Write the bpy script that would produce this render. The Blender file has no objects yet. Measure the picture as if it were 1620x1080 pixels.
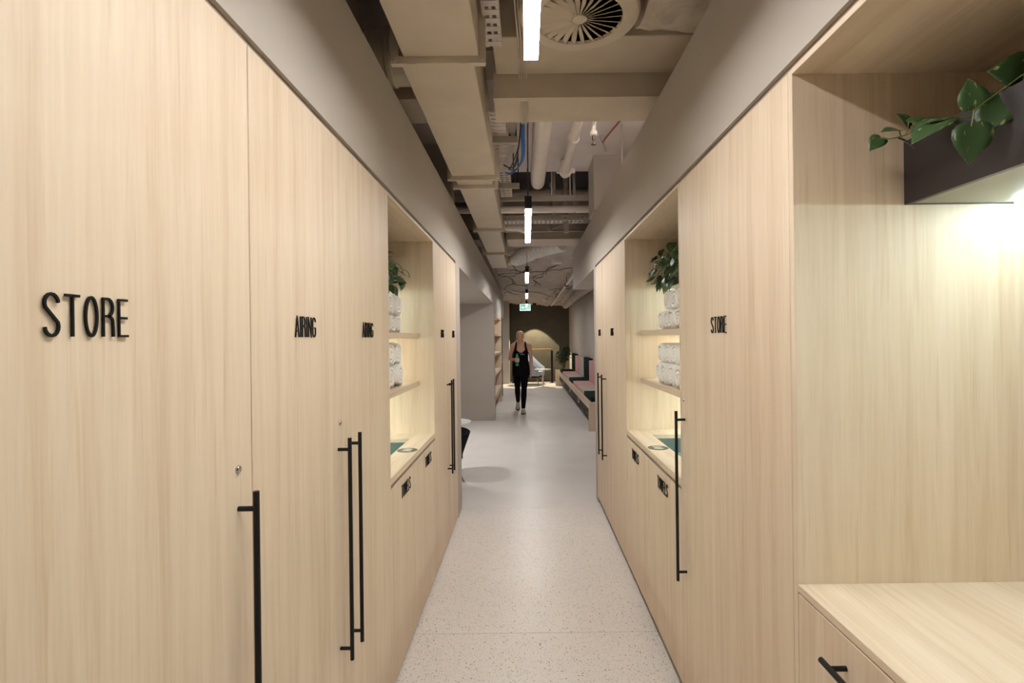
import bpy, bmesh, math, random
from math import sin, cos, pi, radians, atan2, sqrt
from mathutils import Vector, Matrix, Euler

random.seed(7)
S = bpy.context.scene
C = S.collection

# ------------------------------------------------------------------ camera
EYE = 1.5
FOC = 830.0
cam_d = bpy.data.cameras.new('camera')
cam_d.sensor_width = 36.0
cam_d.lens = FOC / 1620 * 36.0
cam_d.shift_x = -22 / 1620
cam_d.shift_y = -6 / 1620
cam_d.clip_start = 0.05
cam_d.clip_end = 100
cam = bpy.data.objects.new('camera', cam_d)
cam.location = (0, 0, EYE)
cam.rotation_euler = (pi / 2, 0.012, 0)
C.objects.link(cam)
S.camera = cam

# ------------------------------------------------------------------ world, exposure
W = bpy.data.worlds.new('world')
S.world = W
W.use_nodes = True
W.node_tree.nodes['Background'].inputs[0].default_value = (0.75, 0.72, 0.7, 1)
W.node_tree.nodes['Background'].inputs[1].default_value = 0.05
S.view_settings.view_transform = 'Standard'
S.view_settings.look = 'None'
S.view_settings.gamma = 1
S.view_settings.use_curve_mapping = False
S.view_settings.exposure = 1.5
S.cycles.max_bounces = 10
S.cycles.diffuse_bounces = 5
S.cycles.sample_clamp_indirect = 6

PENDANT_E = 34.0
PENDANT_C = (0.96, 0.945, 0.92)
STRIP_E = 29.0
STRIP_C = (0.74, 0.96, 1.0)


def at(px, py, d):
    """world point at depth d seen at photo pixel (px, py)"""
    u = (px - 832) - 0.012 * (py - 534)
    v = (py - 534) + 0.012 * (px - 832)
    return Vector((u * d / FOC, d, EYE - v * d / FOC))


# ------------------------------------------------------------------ materials
def new_mat(name):
    m = bpy.data.materials.new(name)
    m.use_nodes = True
    nt = m.node_tree
    return m, nt, nt.nodes['Principled BSDF']


def plain(name, col, rough=0.6, metal=0.0, noise=0.0, nscale=20, bump=0.0, bscale=80, spec=0.5):
    m, nt, b = new_mat(name)
    b.inputs['Base Color'].default_value = (*col, 1)
    b.inputs['Roughness'].default_value = rough
    b.inputs['Metallic'].default_value = metal
    b.inputs['Specular IOR Level'].default_value = spec
    if noise or bump:
        tc = nt.nodes.new('ShaderNodeTexCoord')
    if noise:
        n = nt.nodes.new('ShaderNodeTexNoise')
        n.inputs['Scale'].default_value = nscale
        n.inputs['Detail'].default_value = 5
        nt.links.new(tc.outputs['Object'], n.inputs['Vector'])
        r = nt.nodes.new('ShaderNodeMapRange')
        r.inputs['From Min'].default_value = 0.3
        r.inputs['From Max'].default_value = 0.7
        r.inputs['To Min'].default_value = 1 - noise
        r.inputs['To Max'].default_value = 1 + noise
        nt.links.new(n.outputs['Fac'], r.inputs['Value'])
        mx = nt.nodes.new('ShaderNodeMix')
        mx.data_type = 'RGBA'
        mx.blend_type = 'MULTIPLY'
        mx.inputs[0].default_value = 1
        mx.inputs[6].default_value = (*col, 1)
        nt.links.new(r.outputs['Result'], mx.inputs[7])
        nt.links.new(mx.outputs[2], b.inputs['Base Color'])
    if bump:
        n2 = nt.nodes.new('ShaderNodeTexNoise')
        n2.inputs['Scale'].default_value = bscale
        n2.inputs['Detail'].default_value = 4
        nt.links.new(tc.outputs['Object'], n2.inputs['Vector'])
        bp = nt.nodes.new('ShaderNodeBump')
        bp.inputs['Strength'].default_value = bump
        bp.inputs['Distance'].default_value = 0.02
        nt.links.new(n2.outputs['Fac'], bp.inputs['Height'])
        nt.links.new(bp.outputs['Normal'], b.inputs['Normal'])
    return m


def emit(name, col, e):
    m, nt, b = new_mat(name)
    b.inputs['Base Color'].default_value = (0.8, 0.8, 0.8, 1)
    b.inputs['Emission Color'].default_value = (*col, 1)
    b.inputs['Emission Strength'].default_value = e
    return m


def wood(name, scale, light=(0.745, 0.62, 0.478), dark=(0.60, 0.462, 0.325), rough=0.5):
    """pale oak veneer, fine straight grain; scale = noise scale per axis"""
    m, nt, b = new_mat(name)
    L = nt.links.new
    tc = nt.nodes.new('ShaderNodeTexCoord')
    oi = nt.nodes.new('ShaderNodeObjectInfo')
    off = nt.nodes.new('ShaderNodeVectorMath')
    off.operation = 'SCALE'
    off.inputs[0].default_value = (13.7, 7.3, 5.1)
    L(oi.outputs['Random'], off.inputs['Scale'])
    add = nt.nodes.new('ShaderNodeVectorMath')
    L(tc.outputs['Object'], add.inputs[0])
    L(off.outputs[0], add.inputs[1])

    def layer(mul, detail, distort=0.0):
        mp = nt.nodes.new('ShaderNodeMapping')
        mp.inputs['Scale'].default_value = tuple(s * mul for s in scale)
        L(add.outputs[0], mp.inputs['Vector'])
        n = nt.nodes.new('ShaderNodeTexNoise')
        n.inputs['Scale'].default_value = 1
        n.inputs['Detail'].default_value = detail
        n.inputs['Roughness'].default_value = 0.6
        n.inputs['Distortion'].default_value = distort
        L(mp.outputs[0], n.inputs['Vector'])
        return n
    broad = layer(0.16, 2, 0.6)
    mid = layer(0.55, 4, 0.5)
    fine = layer(2.6, 3)

    def rng(n, a, c, lo=0.0, hi=1.0):
        r = nt.nodes.new('ShaderNodeMapRange')
        r.inputs['From Min'].default_value = a
        r.inputs['From Max'].default_value = c
        r.inputs['To Min'].default_value = lo
        r.inputs['To Max'].default_value = hi
        L(n.outputs['Fac'], r.inputs['Value'])
        return r.outputs['Result']

    def math_(op, a, c):
        q = nt.nodes.new('ShaderNodeMath')
        q.operation = op
        for i, x in enumerate((a, c)):
            if isinstance(x, (int, float)):
                q.inputs[i].default_value = x
            else:
                L(x, q.inputs[i])
        return q.outputs[0]
    f = math_('ADD', math_('MULTIPLY', rng(broad, 0.3, 0.7), 0.35),
              math_('ADD', math_('MULTIPLY', rng(mid, 0.35, 0.7), 0.42), math_('MULTIPLY', rng(fine, 0.3, 0.7), 0.23)))
    cr = nt.nodes.new('ShaderNodeValToRGB')
    e = cr.color_ramp.elements
    e[0].position = 0.15
    e[0].color = (*light, 1)
    e[1].position = 0.9
    e[1].color = (*dark, 1)
    k = cr.color_ramp.elements.new(0.5)
    k.color = tuple(l * 0.62 + q * 0.38 for l, q in zip(light, dark)) + (1,)
    L(f, cr.inputs['Fac'])
    # sparse darker pore streaks
    pore = layer(1.15, 2, 0.4)
    pm = nt.nodes.new('ShaderNodeMix')
    pm.data_type = 'RGBA'
    pm.blend_type = 'MULTIPLY'
    L(math_('MULTIPLY', rng(pore, 0.60, 0.72), 0.42), pm.inputs[0])
    L(cr.outputs['Color'], pm.inputs[6])
    pm.inputs[7].default_value = (0.80, 0.72, 0.62, 1)
    L(pm.outputs[2], b.inputs['Base Color'])
    b.inputs['Roughness'].default_value = rough
    b.inputs['Specular IOR Level'].default_value = 0.35
    bp = nt.nodes.new('ShaderNodeBump')
    bp.inputs['Strength'].default_value = 0.06
    bp.inputs['Distance'].default_value = 0.002
    L(fine.outputs['Fac'], bp.inputs['Height'])
    L(bp.outputs['Normal'], b.inputs['Normal'])
    return m


M = {}
M['oak'] = wood('oak_upright_grain', (62, 62, 2.4))
M['oak_flat'] = wood('oak_lengthwise_grain', (62, 2.4, 62))
M['oak_edge'] = plain('oak_edge_band', (0.62, 0.49, 0.345), 0.5, noise=0.08, nscale=40)
M['warm_wood'] = wood('rail_timber', (6, 60, 60), (0.62, 0.36, 0.15), (0.42, 0.22, 0.08))
M['leg_wood'] = plain('turned_timber', (0.46, 0.23, 0.085), 0.45, noise=0.2, nscale=30)
M['black'] = plain('black_powder_coat', (0.009, 0.008, 0.008), 0.5, spec=0.3)
M['letter'] = plain('black_acrylic', (0.008, 0.007, 0.006), 0.6, spec=0.2)
M['chrome'] = plain('nickel', (0.62, 0.60, 0.56), 0.22, 1.0)
M['keyhole'] = plain('keyway', (0.02, 0.02, 0.02), 0.6)
M['kick'] = plain('kick_board_and_gap_shade', (0.022, 0.02, 0.018), 0.6)  # plinth black, also painted shade in the counter gap and bench bays
M['paint'] = plain('grey_wall_paint', (0.485, 0.435, 0.385), 0.75, noise=0.02, nscale=3, bump=0.03, bscale=300)
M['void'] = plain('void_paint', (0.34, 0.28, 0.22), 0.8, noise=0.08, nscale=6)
M['dark_void'] = plain('dark_void_paint', (0.055, 0.047, 0.042), 0.9, noise=0.15, nscale=5)
M['duct'] = plain('painted_sheet_metal', (0.66, 0.575, 0.465), 0.55, noise=0.05, nscale=5, bump=0.02, bscale=30)
M['beam'] = plain('painted_beam', (0.62, 0.53, 0.43), 0.7, noise=0.05, nscale=6)
M['white_panel'] = plain('pale_slab_paint', (0.85, 0.79, 0.77), 0.7, noise=0.05, nscale=4)
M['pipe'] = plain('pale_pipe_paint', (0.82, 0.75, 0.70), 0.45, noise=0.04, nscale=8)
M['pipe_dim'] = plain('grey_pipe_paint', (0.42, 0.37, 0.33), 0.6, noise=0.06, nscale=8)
M['wrap'] = plain('foil_wrap', (0.66, 0.57, 0.47), 0.55, noise=0.1, nscale=14, bump=0.5, bscale=16)
M['silver'] = plain('flexible_foil', (0.90, 0.87, 0.83), 0.35, 0.0, noise=0.12, nscale=60, bump=0.1, bscale=60)
M['tray'] = plain('galvanised_tray', (0.66, 0.60, 0.55), 0.5, 0.2, noise=0.06, nscale=20)
M['planter'] = plain('planter_lacquer', (0.024, 0.017, 0.017), 0.5, noise=0.05, nscale=5)
M['planter_under'] = plain('planter_underside', (0.25, 0.26, 0.21), 0.5)
M['soil'] = plain('soil', (0.03, 0.02, 0.014), 0.95, noise=0.5, nscale=60, bump=0.6, bscale=120)
M['teal'] = plain('teal_liner', (0.13, 0.18, 0.165), 0.6, noise=0.05, nscale=8)
M['sign_green'] = plain('olive_disc', (0.085, 0.09, 0.055), 0.5)
M['sign_white'] = plain('white_print', (0.72, 0.69, 0.60), 0.6)
M['pink'] = plain('pink_upholstery', (0.62, 0.35, 0.345), 0.9, noise=0.06, nscale=40, bump=0.08, bscale=500)
M['beige'] = plain('beige_upholstery', (0.56, 0.49, 0.44), 0.9, noise=0.06, nscale=40, bump=0.08, bscale=500)
M['green'] = plain('bottle_green_upholstery', (0.008, 0.020, 0.018), 0.9, noise=0.15, nscale=40, bump=0.08, bscale=500, spec=0.12)
M['navy'] = plain('navy_upholstery', (0.008, 0.008, 0.011), 0.9, noise=0.15, nscale=60, bump=0.1, bscale=500, spec=0.12)
M['blue_grey'] = plain('blue_grey_upholstery', (0.31, 0.35, 0.44), 0.85, noise=0.08, nscale=60, bump=0.1, bscale=500)
M['white'] = plain('white_laminate', (0.80, 0.78, 0.75), 0.35)
M['skin'] = plain('skin', (0.68, 0.385, 0.27), 0.5, noise=0.05, nscale=30)
M['hair'] = plain('blonde_hair', (0.66, 0.50, 0.29), 0.6, noise=0.12, nscale=40)
M['black_cloth'] = plain('black_jersey', (0.006, 0.006, 0.007), 0.9, bump=0.1, bscale=60, spec=0.1)
M['shoe'] = plain('beige_mesh_fabric', (0.50, 0.43, 0.36), 0.8, noise=0.15, nscale=120)
M['sole'] = plain('shoe_sole', (0.06, 0.055, 0.05), 0.7)
M['lip'] = plain('lip', (0.38, 0.13, 0.10), 0.5)
M['eye'] = plain('eye', (0.03, 0.022, 0.02), 0.3)
M['bottle'] = plain('teal_plastic', (0.03, 0.33, 0.29), 0.3)
M['cable_blue'] = plain('blue_cable_jacket', (0.05, 0.17, 0.55), 0.5)
M['cable_white'] = plain('white_cable_jacket', (0.62, 0.56, 0.51), 0.5)
M['cable_black'] = plain('dark_cable_jacket', (0.03, 0.026, 0.024), 0.6)
M['cable_paint'] = plain('painted_cable', (0.14, 0.12, 0.10), 0.8)
M['far_soffit'] = plain('crumpled_sprayed_soffit', (0.52, 0.46, 0.41), 0.85, noise=0.14, nscale=6, bump=0.5, bscale=7)
M['red'] = plain('red_pipe', (0.35, 0.06, 0.04), 0.5)
M['brass'] = plain('brass', (0.2, 0.15, 0.09), 0.4, 0.8)
M['glow'] = emit('pendant_diffuser', PENDANT_C, PENDANT_E)
M['strip'] = emit('led_strip', STRIP_C, STRIP_E)
M['exit_green'] = emit('exit_green', (0.01, 0.42, 0.20), 0.30)
M['exit_white'] = emit('exit_white', (0.75, 1.0, 0.97), 0.36)
M['batten'] = emit('added_batten_lens', (1.0, 0.93, 0.88), 14.0)  # glow of the batten added behind the cross beam
M['lamp_glow'] = emit('downlight_lens', (1.0, 0.85, 0.55), 6.0)
M['concrete'] = plain('concrete', (0.088, 0.076, 0.056), 0.85, noise=0.13, nscale=4, bump=0.1, bscale=25)
M['towel'] = plain('white_terry', (0.93, 0.91, 0.88), 0.95, noise=0.03, nscale=90, bump=0.22, bscale=300)


def floor_mat():
    m, nt, b = new_mat('terrazzo')
    L = nt.links.new
    geo = nt.nodes.new('ShaderNodeNewGeometry')
    base = nt.nodes.new('ShaderNodeTexNoise')
    base.inputs['Scale'].default_value = 1.4
    base.inputs['Detail'].default_value = 4
    L(geo.outputs['Position'], base.inputs['Vector'])
    cr = nt.nodes.new('ShaderNodeValToRGB')
    cr.color_ramp.elements[0].position = 0.3
    cr.color_ramp.elements[0].color = (0.80, 0.755, 0.725, 1)
    cr.color_ramp.elements[1].position = 0.75
    cr.color_ramp.elements[1].color = (0.86, 0.815, 0.785, 1)
    L(base.outputs['Fac'], cr.inputs['Fac'])
    cur = cr.outputs['Color']
    for sc, th, keep, col in ((55, 0.2, 0.66, (0.15, 0.12, 0.105)), (95, 0.24, 0.6, (0.22, 0.18, 0.155)), (150, 0.28, 0.55, (0.34, 0.29, 0.25)), (70, 0.24, 0.7, (0.90, 0.87, 0.84))):
        v = nt.nodes.new('ShaderNodeTexVoronoi')
        v.inputs['Scale'].default_value = sc
        L(geo.outputs['Position'], v.inputs['Vector'])
        a = nt.nodes.new('ShaderNodeMapRange')
        a.inputs['From Min'].default_value = th
        a.inputs['From Max'].default_value = th * 0.75
        L(v.outputs['Distance'], a.inputs['Value'])
        sep = nt.nodes.new('ShaderNodeSeparateColor')
        L(v.outputs['Color'], sep.inputs[0])
        k = nt.nodes.new('ShaderNodeMath')
        k.operation = 'GREATER_THAN'
        k.inputs[1].default_value = keep
        L(sep.outputs[0], k.inputs[0])
        mu = nt.nodes.new('ShaderNodeMath')
        mu.operation = 'MULTIPLY'
        L(a.outputs[0], mu.inputs[0])
        L(k.outputs[0], mu.inputs[1])
        mx = nt.nodes.new('ShaderNodeMix')
        mx.data_type = 'RGBA'
        L(mu.outputs[0], mx.inputs[0])
        L(cur, mx.inputs[6])
        mx.inputs[7].default_value = (*col, 1)
        cur = mx.outputs[2]
    L(cur, b.inputs['Base Color'])
    b.inputs['Roughness'].default_value = 0.34
    b.inputs['Specular IOR Level'].default_value = 0.45
    return m


M['floor'] = floor_mat()


M['floor_far'] = plain('polished_floor', (0.80, 0.755, 0.725), 0.34, noise=0.05, nscale=2.5)


def leaf_mat():
    m, nt, b = new_mat('pothos_leaf')
    L = nt.links.new
    tc = nt.nodes.new('ShaderNodeTexCoord')
    oi = nt.nodes.new('ShaderNodeObjectInfo')
    add = nt.nodes.new('ShaderNodeVectorMath')
    L(tc.outputs['Object'], add.inputs[0])
    sc = nt.nodes.new('ShaderNodeVectorMath')
    sc.operation = 'SCALE'
    sc.inputs[0].default_value = (9, 4, 6)
    L(oi.outputs['Random'], sc.inputs['Scale'])
    L(sc.outputs[0], add.inputs[1])
    mp = nt.nodes.new('ShaderNodeMapping')
    mp.inputs['Scale'].default_value = (9, 3, 5)
    L(add.outputs[0], mp.inputs['Vector'])
    n = nt.nodes.new('ShaderNodeTexNoise')
    n.inputs['Scale'].default_value = 1.0
    n.inputs['Detail'].default_value = 3
    L(mp.outputs[0], n.inputs['Vector'])
    cr = nt.nodes.new('ShaderNodeValToRGB')
    cr.color_ramp.elements[0].position = 0.62
    cr.color_ramp.elements[0].color = (0.033, 0.072, 0.025, 1)
    cr.color_ramp.elements[1].position = 0.70
    cr.color_ramp.elements[1].color = (0.34, 0.36, 0.16, 1)
    L(n.outputs['Fac'], cr.inputs['Fac'])
    hs = nt.nodes.new('ShaderNodeHueSaturation')
    r = nt.nodes.new('ShaderNodeMapRange')
    r.inputs['To Min'].default_value = 0.6
    r.inputs['To Max'].default_value = 1.9
    L(oi.outputs['Random'], r.inputs['Value'])
    L(r.outputs[0], hs.inputs['Value'])
    L(cr.outputs['Color'], hs.inputs['Color'])
    L(hs.outputs['Color'], b.inputs['Base Color'])
    b.inputs['Roughness'].default_value = 0.36
    return m


M['leaf'] = leaf_mat()
M['stem'] = plain('green_stem', (0.13, 0.16, 0.04), 0.5)
M['palm'] = plain('palm_leaf', (0.010, 0.030, 0.008), 0.5, noise=0.3, nscale=8)


# ------------------------------------------------------------------ mesh helpers
class G:
    def __init__(s):
        s.v, s.f = [], []

    def add(s, vs, fs):
        o = len(s.v)
        s.v += [tuple(p) for p in vs]
        s.f += [tuple(i + o for i in f) for f in fs]
        return s

    def box(s, x0, x1, y0, y1, z0, z1):
        x0, x1 = min(x0, x1), max(x0, x1)
        y0, y1 = min(y0, y1), max(y0, y1)
        z0, z1 = min(z0, z1), max(z0, z1)
        return s.add([(x0, y0, z0), (x1, y0, z0), (x1, y1, z0), (x0, y1, z0), (x0, y0, z1), (x1, y0, z1), (x1, y1, z1), (x0, y1, z1)],
                     [(0, 3, 2, 1), (4, 5, 6, 7), (0, 1, 5, 4), (1, 2, 6, 5), (2, 3, 7, 6), (3, 0, 4, 7)])

    def tube(s, pts, r, n=8, closed=False, ry=None):
        """swept round tube; r a number or one per point"""
        pts = [Vector(p) for p in pts]
        m = len(pts)
        rr = [r] * m if isinstance(r, (int, float)) else list(r)
        rings = []
        ref = None
        for i, p in enumerate(pts):
            a = pts[(i - 1) % m] if (i or closed) else p
            c = pts[(i + 1) % m] if (i < m - 1 or closed) else p
            t = (c - a).normalized()
            if ref is None:
                up = Vector((0, 0, 1)) if abs(t.z) < 0.9 else Vector((0, 1, 0))
                ref = t.cross(up).normalized()
            ref = (ref - t * ref.dot(t))
            if ref.length < 1e-6:
                ref = t.orthogonal()
            ref.normalize()
            bi = t.cross(ref)
            rings.append([p + (ref * cos(2 * pi * k / n) + bi * sin(2 * pi * k / n)) * rr[i] for k in range(n)])
        vs = [q for ring in rings for q in ring]
        fs = []
        for i in range(m if closed else m - 1):
            j = (i + 1) % m
            for k in range(n):
                l = (k + 1) % n
                fs.append((i * n + k, i * n + l, j * n + l, j * n + k))
        if not closed:
            fs.append(tuple(range(n - 1, -1, -1)))
            fs.append(tuple((m - 1) * n + k for k in range(n)))
        return s.add(vs, fs)

    def loft(s, secs, n=16, cap=True):
        """secs: list of (centre, axis_a vector, axis_b vector) elliptical sections"""
        vs = []
        for c, a, b_ in secs:
            c, a, b_ = Vector(c), Vector(a), Vector(b_)
            for k in range(n):
                t = 2 * pi * k / n
                vs.append(c + a * cos(t) + b_ * sin(t))
        fs = []
        for i in range(len(secs) - 1):
            for k in range(n):
                l = (k + 1) % n
                fs.append((i * n + k, i * n + l, (i + 1) * n + l, (i + 1) * n + k))
        if cap:
            fs.append(tuple(range(n - 1, -1, -1)))
            fs.append(tuple((len(secs) - 1) * n + k for k in range(n)))
        return s.add(vs, fs)

    def lathe(s, prof, c=(0, 0, 0), n=24, axis='z'):
        """prof list of (r, h)"""
        vs, fs = [], []
        for r, h in prof:
            for k in range(n):
                t = 2 * pi * k / n
                q = (r * cos(t), r * sin(t), h)
                if axis == 'x':
                    q = (h, r * cos(t), r * sin(t))
                elif axis == 'y':
                    q = (r * sin(t), h, r * cos(t))
                vs.append((q[0] + c[0], q[1] + c[1], q[2] + c[2]))
        for i in range(len(prof) - 1):
            for k in range(n):
                l = (k + 1) % n
                fs.append((i * n + k, i * n + l, (i + 1) * n + l, (i + 1) * n + k))
        if prof[0][0] > 1e-5:
            fs.append(tuple(range(n - 1, -1, -1)))
        if prof[-1][0] > 1e-5:
            fs.append(tuple((len(prof) - 1) * n + k for k in range(n)))
        return s.add(vs, fs)

    def prism(s, outline, fn, h0, h1):
        """outline in 2-D, fn(a,b,h)->xyz"""
        n = len(outline)
        vs = [fn(a, b_, h0) for a, b_ in outline] + [fn(a, b_, h1) for a, b_ in outline]
        fs = [tuple(range(n - 1, -1, -1)), tuple(range(n, 2 * n))]
        for i in range(n):
            j = (i + 1) % n
            fs.append((i, j, n + j, n + i))
        return s.add(vs, fs)

    def mesh(s, name, origin=(0, 0, 0), bevel=0.0, smooth=None, segs=2):
        o = Vector(origin)
        me = bpy.data.meshes.new(name)
        me.from_pydata([tuple(Vector(p) - o) for p in s.v], [], s.f)
        bm = bmesh.new()
        bm.from_mesh(me)
        if bevel:
            bmesh.ops.bevel(bm, geom=bm.edges[:], offset=bevel, segments=segs, profile=0.7, affect='EDGES')
        bmesh.ops.recalc_face_normals(bm, faces=bm.faces[:])
        bm.to_mesh(me)
        bm.free()
        if smooth is not None:
            me.polygons.foreach_set('use_smooth', [True] * len(me.polygons))
            me.set_sharp_from_angle(angle=radians(smooth))
        return me


ORG = {}


def tag(o, label=None, cat=None, group=None, kind=None):
    if label:
        o['label'] = label
    if cat:
        o['category'] = cat
    if group:
        o['group'] = group
    if kind:
        o['kind'] = kind
    return o


def thing(name, label, cat, loc, group=None):
    o = bpy.data.objects.new(name, None)
    o.empty_display_size = 0.1
    o.location = loc
    C.objects.link(o)
    ORG[o] = Vector(loc)
    return tag(o, label, cat, group)


def part(name, g, mat, parent, bevel=0.0, smooth=None, label=None, segs=2):
    """a mesh given in world coordinates, parented under a thing or a part"""
    org = ORG[parent]
    o = bpy.data.objects.new(name, g.mesh(name, org, bevel, smooth, segs))
    o.data.materials.append(M[mat] if isinstance(mat, str) else mat)
    o.parent = parent
    C.objects.link(o)
    ORG[o] = org
    if label:
        o['label'] = label
    return o


def solo(name, g, mat, loc, label=None, cat=None, group=None, kind=None, bevel=0.0, smooth=None, segs=2):
    """a top-level object that is one mesh, world coordinates"""
    o = bpy.data.objects.new(name, g.mesh(name, loc, bevel, smooth, segs))
    o.data.materials.append(M[mat] if isinstance(mat, str) else mat)
    o.location = loc
    C.objects.link(o)
    ORG[o] = Vector(loc)
    return tag(o, label, cat, group, kind)


def struct(name, boxes, mat, bevel=0.0):
    g = G()
    for q in boxes:
        g.box(*q)
    q = boxes[0]
    return solo(name, g, mat, ((q[0] + q[1]) / 2, (q[2] + q[3]) / 2, q[4]), kind='structure', bevel=bevel)


def dup(o, parent=None):
    c = o.copy()
    C.objects.link(c)
    if parent:
        c.parent = parent
    ORG[c] = ORG.get(o, Vector())
    for ch in list(o.children):
        dup(ch, c)
    return c


# ------------------------------------------------------------------ dimensions
XL, XR = -0.582, 0.636          # cabinet faces either side of the corridor
TOP = 2.128                     # top of joinery
BULK = 2.62                     # top of bulkheads
SOF = 2.13                      # soffit over the alcoves

# ------------------------------------------------------------------ structure
fl = struct('floor', [(-3.4, 2.2, -2.7, 17.5, -0.3, -0.004)], 'dark_void')
for y0, y1 in ((-2.7, 0.70), (0.703, 2.665), (2.668, 4.629), (4.632, 17.5)):
    part('slab', G().box(-3.4, 2.2, y0, y1, -0.0045, 0.0), 'floor' if y0 < 4 else 'floor_far', fl)
struct('floor_lower', [(-3.4, 2.2, 17.5, 18.2, -1.6, -1.5)], 'concrete')
trim = struct('trim_1', [(-0.54, 1.48, 17.43, 17.5, 0.0, 0.018)], 'white_panel')

struct('wall_back_left', [(-1.34, -1.20, -2.7, 4.64, 0, 3.3)], 'paint')
struct('wall_back_right', [(1.24, 1.38, -2.7, 4.87, 0, 3.3)], 'paint')
struct('wall_rear', [(-1.34, 1.38, -2.82, -2.7, 0, 3.3)], 'paint')
struct('wall_end_left', [(-1.20, XL, 4.395, 4.64, 0, 2.13)], 'paint')
struct('wall_end_right', [(XR, 1.24, 4.755, 4.87, 0, 2.13)], 'paint')
# behind the camera the runs of joinery carry on as plain wall
struct('wall_near_left', [(-1.20, XL, -2.7, 0.275, 0, 2.13)], 'paint')
struct('wall_near_right', [(XR, 1.24, -2.7, -0.32, 0, 2.13)], 'paint')
# bulkheads over the joinery, with a shadow gap under them
struct('wall_upper_left', [(-0.72, XL, -2.7, 4.39, 2.148, BULK), (-0.72, XL, 4.39, 13.9, SOF, BULK)], 'paint')
struct('wall_upper_right', [(XR, 0.77, -2.7, 4.75, 2.148, BULK), (XR, 0.77, 4.75, 6.97, SOF, BULK), (0.77, 1.6, 4.88, 6.97, SOF, BULK)], 'paint')
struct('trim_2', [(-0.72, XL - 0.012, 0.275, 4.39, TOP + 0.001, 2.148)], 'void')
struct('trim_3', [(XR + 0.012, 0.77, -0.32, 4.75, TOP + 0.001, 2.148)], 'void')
struct('ceiling_alcove', [(-3.3, -0.72, 4.64, 9.66, SOF, 2.24)], 'paint')
struct('wall_alcove_side', [(-3.4, -3.3, 4.64, 9.66, 0, SOF)], 'paint')
struct('wall_alcove_near', [(-3.3, -1.34, 4.5, 4.64, 0, SOF)], 'paint')
struct('wall_alcove_far', [(-3.3, XL, 9.54, 9.66, 0, SOF)], 'paint', 0.003)
struct('wall_lounge_left', [(-1.2, -1.06, 9.66, 14.2, 0, SOF), (-1.06, XL, 9.66, 12.42, 1.965, SOF), (-1.06, XL, 12.42, 12.5, 0, SOF), (-1.06, XL, 12.5, 13.9, 2.0, SOF), (-1.06, -0.72, 13.75, 13.9, 0, 2.0)], 'paint')
struct('wall_column', [(-0.80, -0.545, 17.1, 17.7, 0, 3.3)], 'paint')
struct('wall_lounge_far_left', [(-0.90, -0.80, 13.9, 17.94, 0, 3.3)], 'paint')
struct('wall_lounge_right', [(1.48, 1.6, 4.88, 17.94, 0, 3.3)], 'paint')
struct('wall_lounge_near_right', [(1.24, 1.48, 4.755, 4.87, 0, SOF)], 'paint')
wb = struct('wall_concrete', [(-1.1, 1.9, 17.96, 18.1, -1.6, 3.3)], 'concrete')
for i in range(8):
    z0 = -1.5 + 0.6 * i
    xs = (-0.54, 0.62, 1.6) if i % 2 else (-0.54, 0.2, 1.6)
    for a, b_ in zip(xs[:-1], xs[1:]):
        part('panel', G().box(a + 0.0008, b_ - 0.0008, 17.945, 17.96, z0 + 0.0008, z0 + 0.5992), 'concrete', wb, bevel=0.0015, segs=1)

# ceiling void
struct('ceiling', [(-1.9, 1.9, -2.8, 5.07, 3.10, 3.45)], 'white_panel')
struct('ceiling_recess', [(-1.9, 1.9, 5.07, 7.3, 3.36, 3.45)], 'dark_void')
struct('wall_void_left', [(-1.45, -1.34, -2.8, 14, 2.24, 3.4)], 'dark_void')
struct('wall_void_right', [(1.6, 1.7, -2.8, 18.1, 2.24, 3.4)], 'dark_void')
struct('beam_1', [(-0.155, 1.6, 2.74, 3.05, 2.752, 3.10), (-1.34, -0.545, 2.74, 3.05, 2.752, 3.10), (-0.545, -0.155, 2.74, 3.05, 3.0, 3.10)], 'beam')
struct('beam_2', [(-0.225, 1.6, 6.68, 7.2, 2.752, 3.36), (-1.34, -0.58, 6.68, 7.2, 2.752, 3.36), (-0.58, -0.225, 6.68, 7.2, 2.98, 3.36)], 'beam')
struct('column_box_right', [(0.614, 1.1, 4.62, 5.0, 2.622, 3.10)], 'paint')
struct('column_box_left', [(-1.0, -0.6, 4.3, 4.5, 2.622, 3.10)], 'pipe_dim')

# crumpled far ceiling: a subdivided sheet with real lumps
g = G()
nx, ny = 34, 120
rx = [(-1.34 + 2.94 * i / nx) for i in range(nx + 1)]
ryy = [(7.2 + 10.74 * j / ny) for j in range(ny + 1)]
import mathutils.noise as mn
def ceil_z(x, y):
    base = 3.0 - (y - 7.2) / 10.4 * 0.30 - 0.06 * (x + 0.6)
    r1 = abs(mn.noise(Vector((x * 1.5, y * 0.9, 0.3))))
    r2 = abs(mn.noise(Vector((x * 4.3 + 5, y * 2.5, 1.7))))
    return base - 0.05 * (1 - r1 * 2) ** 5 - 0.03 * r2


for y in ryy:
    for x in rx:
        g.v.append((x, y, ceil_z(x, y)))
        continue
        base = 3.0 - (y - 7.2) / 10.4 * 0.30 - 0.06 * (x + 0.6)
        r1 = abs(mn.noise(Vector((x * 1.5, y * 0.9, 0.3))))
        r2 = abs(mn.noise(Vector((x * 4.3 + 5, y * 2.5, 1.7))))
        g.v.append((x, y, base - 0.05 * (1 - r1 * 2) ** 5 - 0.03 * r2))
for j in range(ny):
    for i in range(nx):
        a = j * (nx + 1) + i
        g.f.append((a, a + 1, a + nx + 2, a + nx + 1))
n0 = len(g.v)
CF = solo('ceiling_far', g, 'far_soffit', (0, 7.2, 3.0), kind='structure', smooth=50)

struct('ceiling_slab', [(-1.34, 1.6, 7.3, 18.1, 3.36, 3.45)], 'dark_void')

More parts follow.
